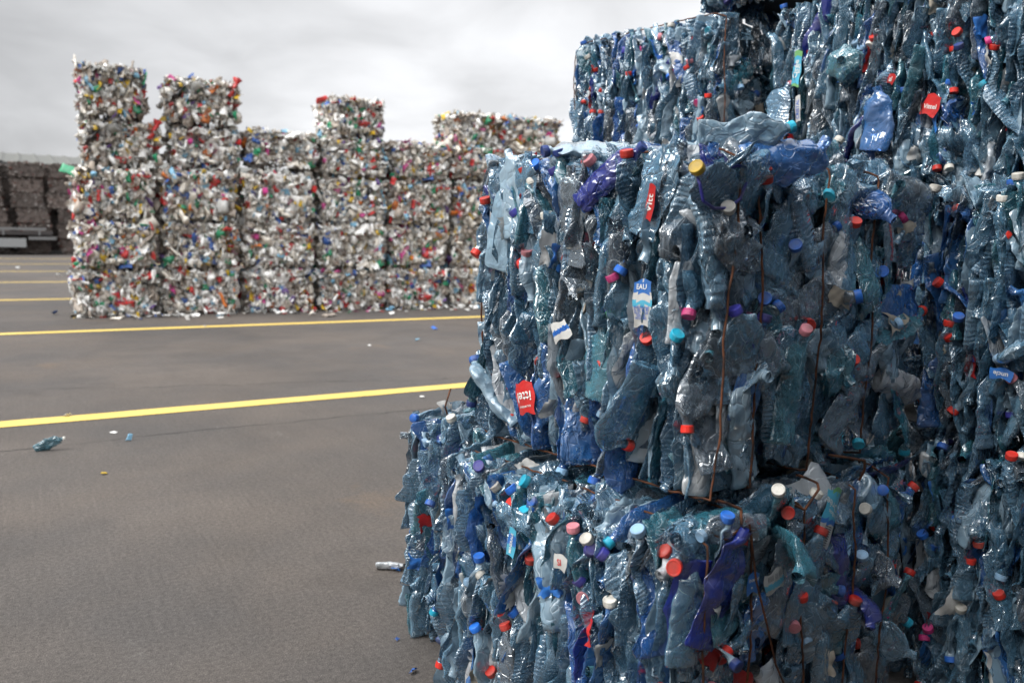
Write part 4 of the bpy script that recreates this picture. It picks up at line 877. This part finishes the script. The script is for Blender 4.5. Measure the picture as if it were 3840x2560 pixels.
    b = N('ShaderNodeBump'); b.inputs['Strength'].default_value = .5; b.inputs['Distance'].default_value = .006; L(hs.outputs[0], b.inputs['Height']); L(b.outputs[0], p.inputs['Normal'])
    return m
a = Acc(); g = 700.
a.add(np.array([(-g,-g,0),(g,-g,0),(g,g,0),(-g,g,0)]), np.array([(0,1,2,3)]), 0, None, np.eye(3), np.zeros(3), 0)
tag(obj('ground', a.mesh('ground', [build_ground_mat()], False)), kind='structure')
def yellow():
    m, N, L, out, p = newmat('yellow_line_paint'); tc = N('ShaderNodeTexCoord')
    n = N('ShaderNodeTexNoise'); n.inputs['Scale'].default_value = 18; n.inputs['Detail'].default_value = 6; n.inputs['Roughness'].default_value = .7; L(tc.outputs['Object'], n.inputs['Vector'])
    r = N('ShaderNodeMapRange'); r.inputs[1].default_value = .60; r.inputs[2].default_value = .72; L(n.outputs[0], r.inputs[0])
    n2 = N('ShaderNodeTexNoise'); n2.inputs['Scale'].default_value = 2; n2.inputs['Detail'].default_value = 4; L(tc.outputs['Object'], n2.inputs['Vector'])
    c0 = N('ShaderNodeMixRGB'); c0.inputs[1].default_value = (.66,.46,.09,1); c0.inputs[2].default_value = (.76,.57,.17,1); L(n2.outputs[0], c0.inputs[0])
    c = N('ShaderNodeMixRGB'); c.inputs[2].default_value = (.30,.25,.12,1); L(r.outputs[0], c.inputs[0]); L(c0.outputs[0], c.inputs[1]); L(c.outputs[0], p.inputs['Base Color']); p.inputs['Roughness'].default_value = .7
    return m
YM = yellow()
for k in range(7):
    o0 = 6.285+5.36*k; w = .095; a = Acc(); sl = np.arange(-70, 90, .25)
    e1 = w+rng.normal(0, .004, len(sl)); e2 = w+rng.normal(0, .004, len(sl))
    V = np.concatenate([np.stack([LD[0]*sl+LN[0]*(o0-e1), LD[1]*sl+LN[1]*(o0-e1), np.full(len(sl), .004)], 1), np.stack([LD[0]*sl+LN[0]*(o0+e2), LD[1]*sl+LN[1]*(o0+e2), np.full(len(sl), .004)], 1)])
    a.add(V, grid_quads(len(sl), 2), 0, None, np.eye(3), np.zeros(3), 0)
    tag(obj('road_marking', a.mesh('road_marking', [YM], False)), kind='structure')

# ------------------------------------------------------------------ litter
def scrap(x, y, ci, sz, label, group):
    i = rng.integers(len(LUMP)); V, Q = LUMP[i]; V = V*sz; V = V@rand_rot(rng, (0, 0, 1), .3).T; V[:,2] -= V[:,2].min()-.001; V[:,2] *= .6
    o = obj('plastic_scrap', mesh_np('plastic_scrap', V, Q, [MIX[ci]])); o.location = (x, y, .002 if True else 0); tag(o, label, 'litter', group)
CN = ['white', 'cream', 'brownish', 'grey', 'black', 'red', 'blue', 'pale blue', 'green', 'yellow', 'orange', 'pink', 'violet']
for k in range(120):
    s = rng.uniform(-.1, wall_s(1165, 700)); d = abs(rng.normal(0, .22))+.02
    c = WO+WD*s-WN*d; ci = rng.choice(len(MIX), p=(lambda w: w/w.sum())(np.array([.4,.12,.08,.1,.02,.07,.05,.05,.04,.03,.02,.02,.01])))
    scrap(c[0], c[1], ci, rng.uniform(.3, .95), f'{CN[ci]} plastic scrap on the asphalt at the foot of the long mixed wall', 'scraps fallen along the foot of the mixed plastic wall')
for k in range(12):
    l = rng.uniform(.0, 1.15); c = stack_pt(-.13-abs(rng.normal(0, .05))-.02+max(0, l-.75)*.35, l, 0); ci = rng.choice([0, 3, 5, 6, 7, 11])
    scrap(c[0], c[1], ci, rng.uniform(.10, .2), f'small {CN[ci]} flake on the ground along the foot of the blue stack', 'flakes along the foot of the blue stack')
def gpt(sx_, sy_):
    d = FWN+CRN*(sx_/1.63265-1176)/1875-CUN*(sy_/1.63265-784)/1875; t = -EYE/d[2]; return d[0]*t, d[1]*t
bits = [(427,1625,0,.32,'pale speck of plastic left of the joint, near the second white speck'),(487,1652,7,.32,'pale bluish speck of plastic just below the joint near the crushed bottle'),(390,1779,9,.3,'tiny yellow speck of plastic below the lone crushed bottle'),(251,1562,0,.35,'white scrap lying on the upper edge of the nearest yellow line'),
        (217,1038,0,1.0,'pale pinkish scrap lying between two far yellow lines'),(204,1180,6,.8,'small blue scrap lying left of the long wall'),(66,1006,3,.9,'grey scrap between far yellow lines at the left edge'),
        (1469,1178,0,.75,'white scrap just above the second yellow line'),(1434,1171,5,.6,'red scrap just above the second yellow line'),(1563,1277,7,.6,'pale scrap on the asphalt between the two near yellow lines'),
        (1631,1235,6,.7,'bluish scrap lying in the crack beyond the eye-level bale'),(1755,1165,0,.8,'white scrap near the left edge of the eye-level bale, by the wall foot'),(1586,1490,0,.3,'white speck just below the nearest yellow line'),
        (1236,1187,2,1.1,'rusty brown scrap above the second yellow line'),(836,1180,0,1.2,'large white scrap in front of the gap between second and third columns'),(860,1186,5,.6,'red scrap beside the large white scrap'),(768,1225,0,.4,'white speck below the second yellow line'),(1385,1297,0,.35,'white speck midway between the two near yellow lines')]
for x, y, ci, s_, lb_ in bits:
    p_ = gpt(x, y); scrap(p_[0], p_[1], ci, s_, lb_, None)
print('SCRIPT', time.time()-T0, len(bpy.data.objects))
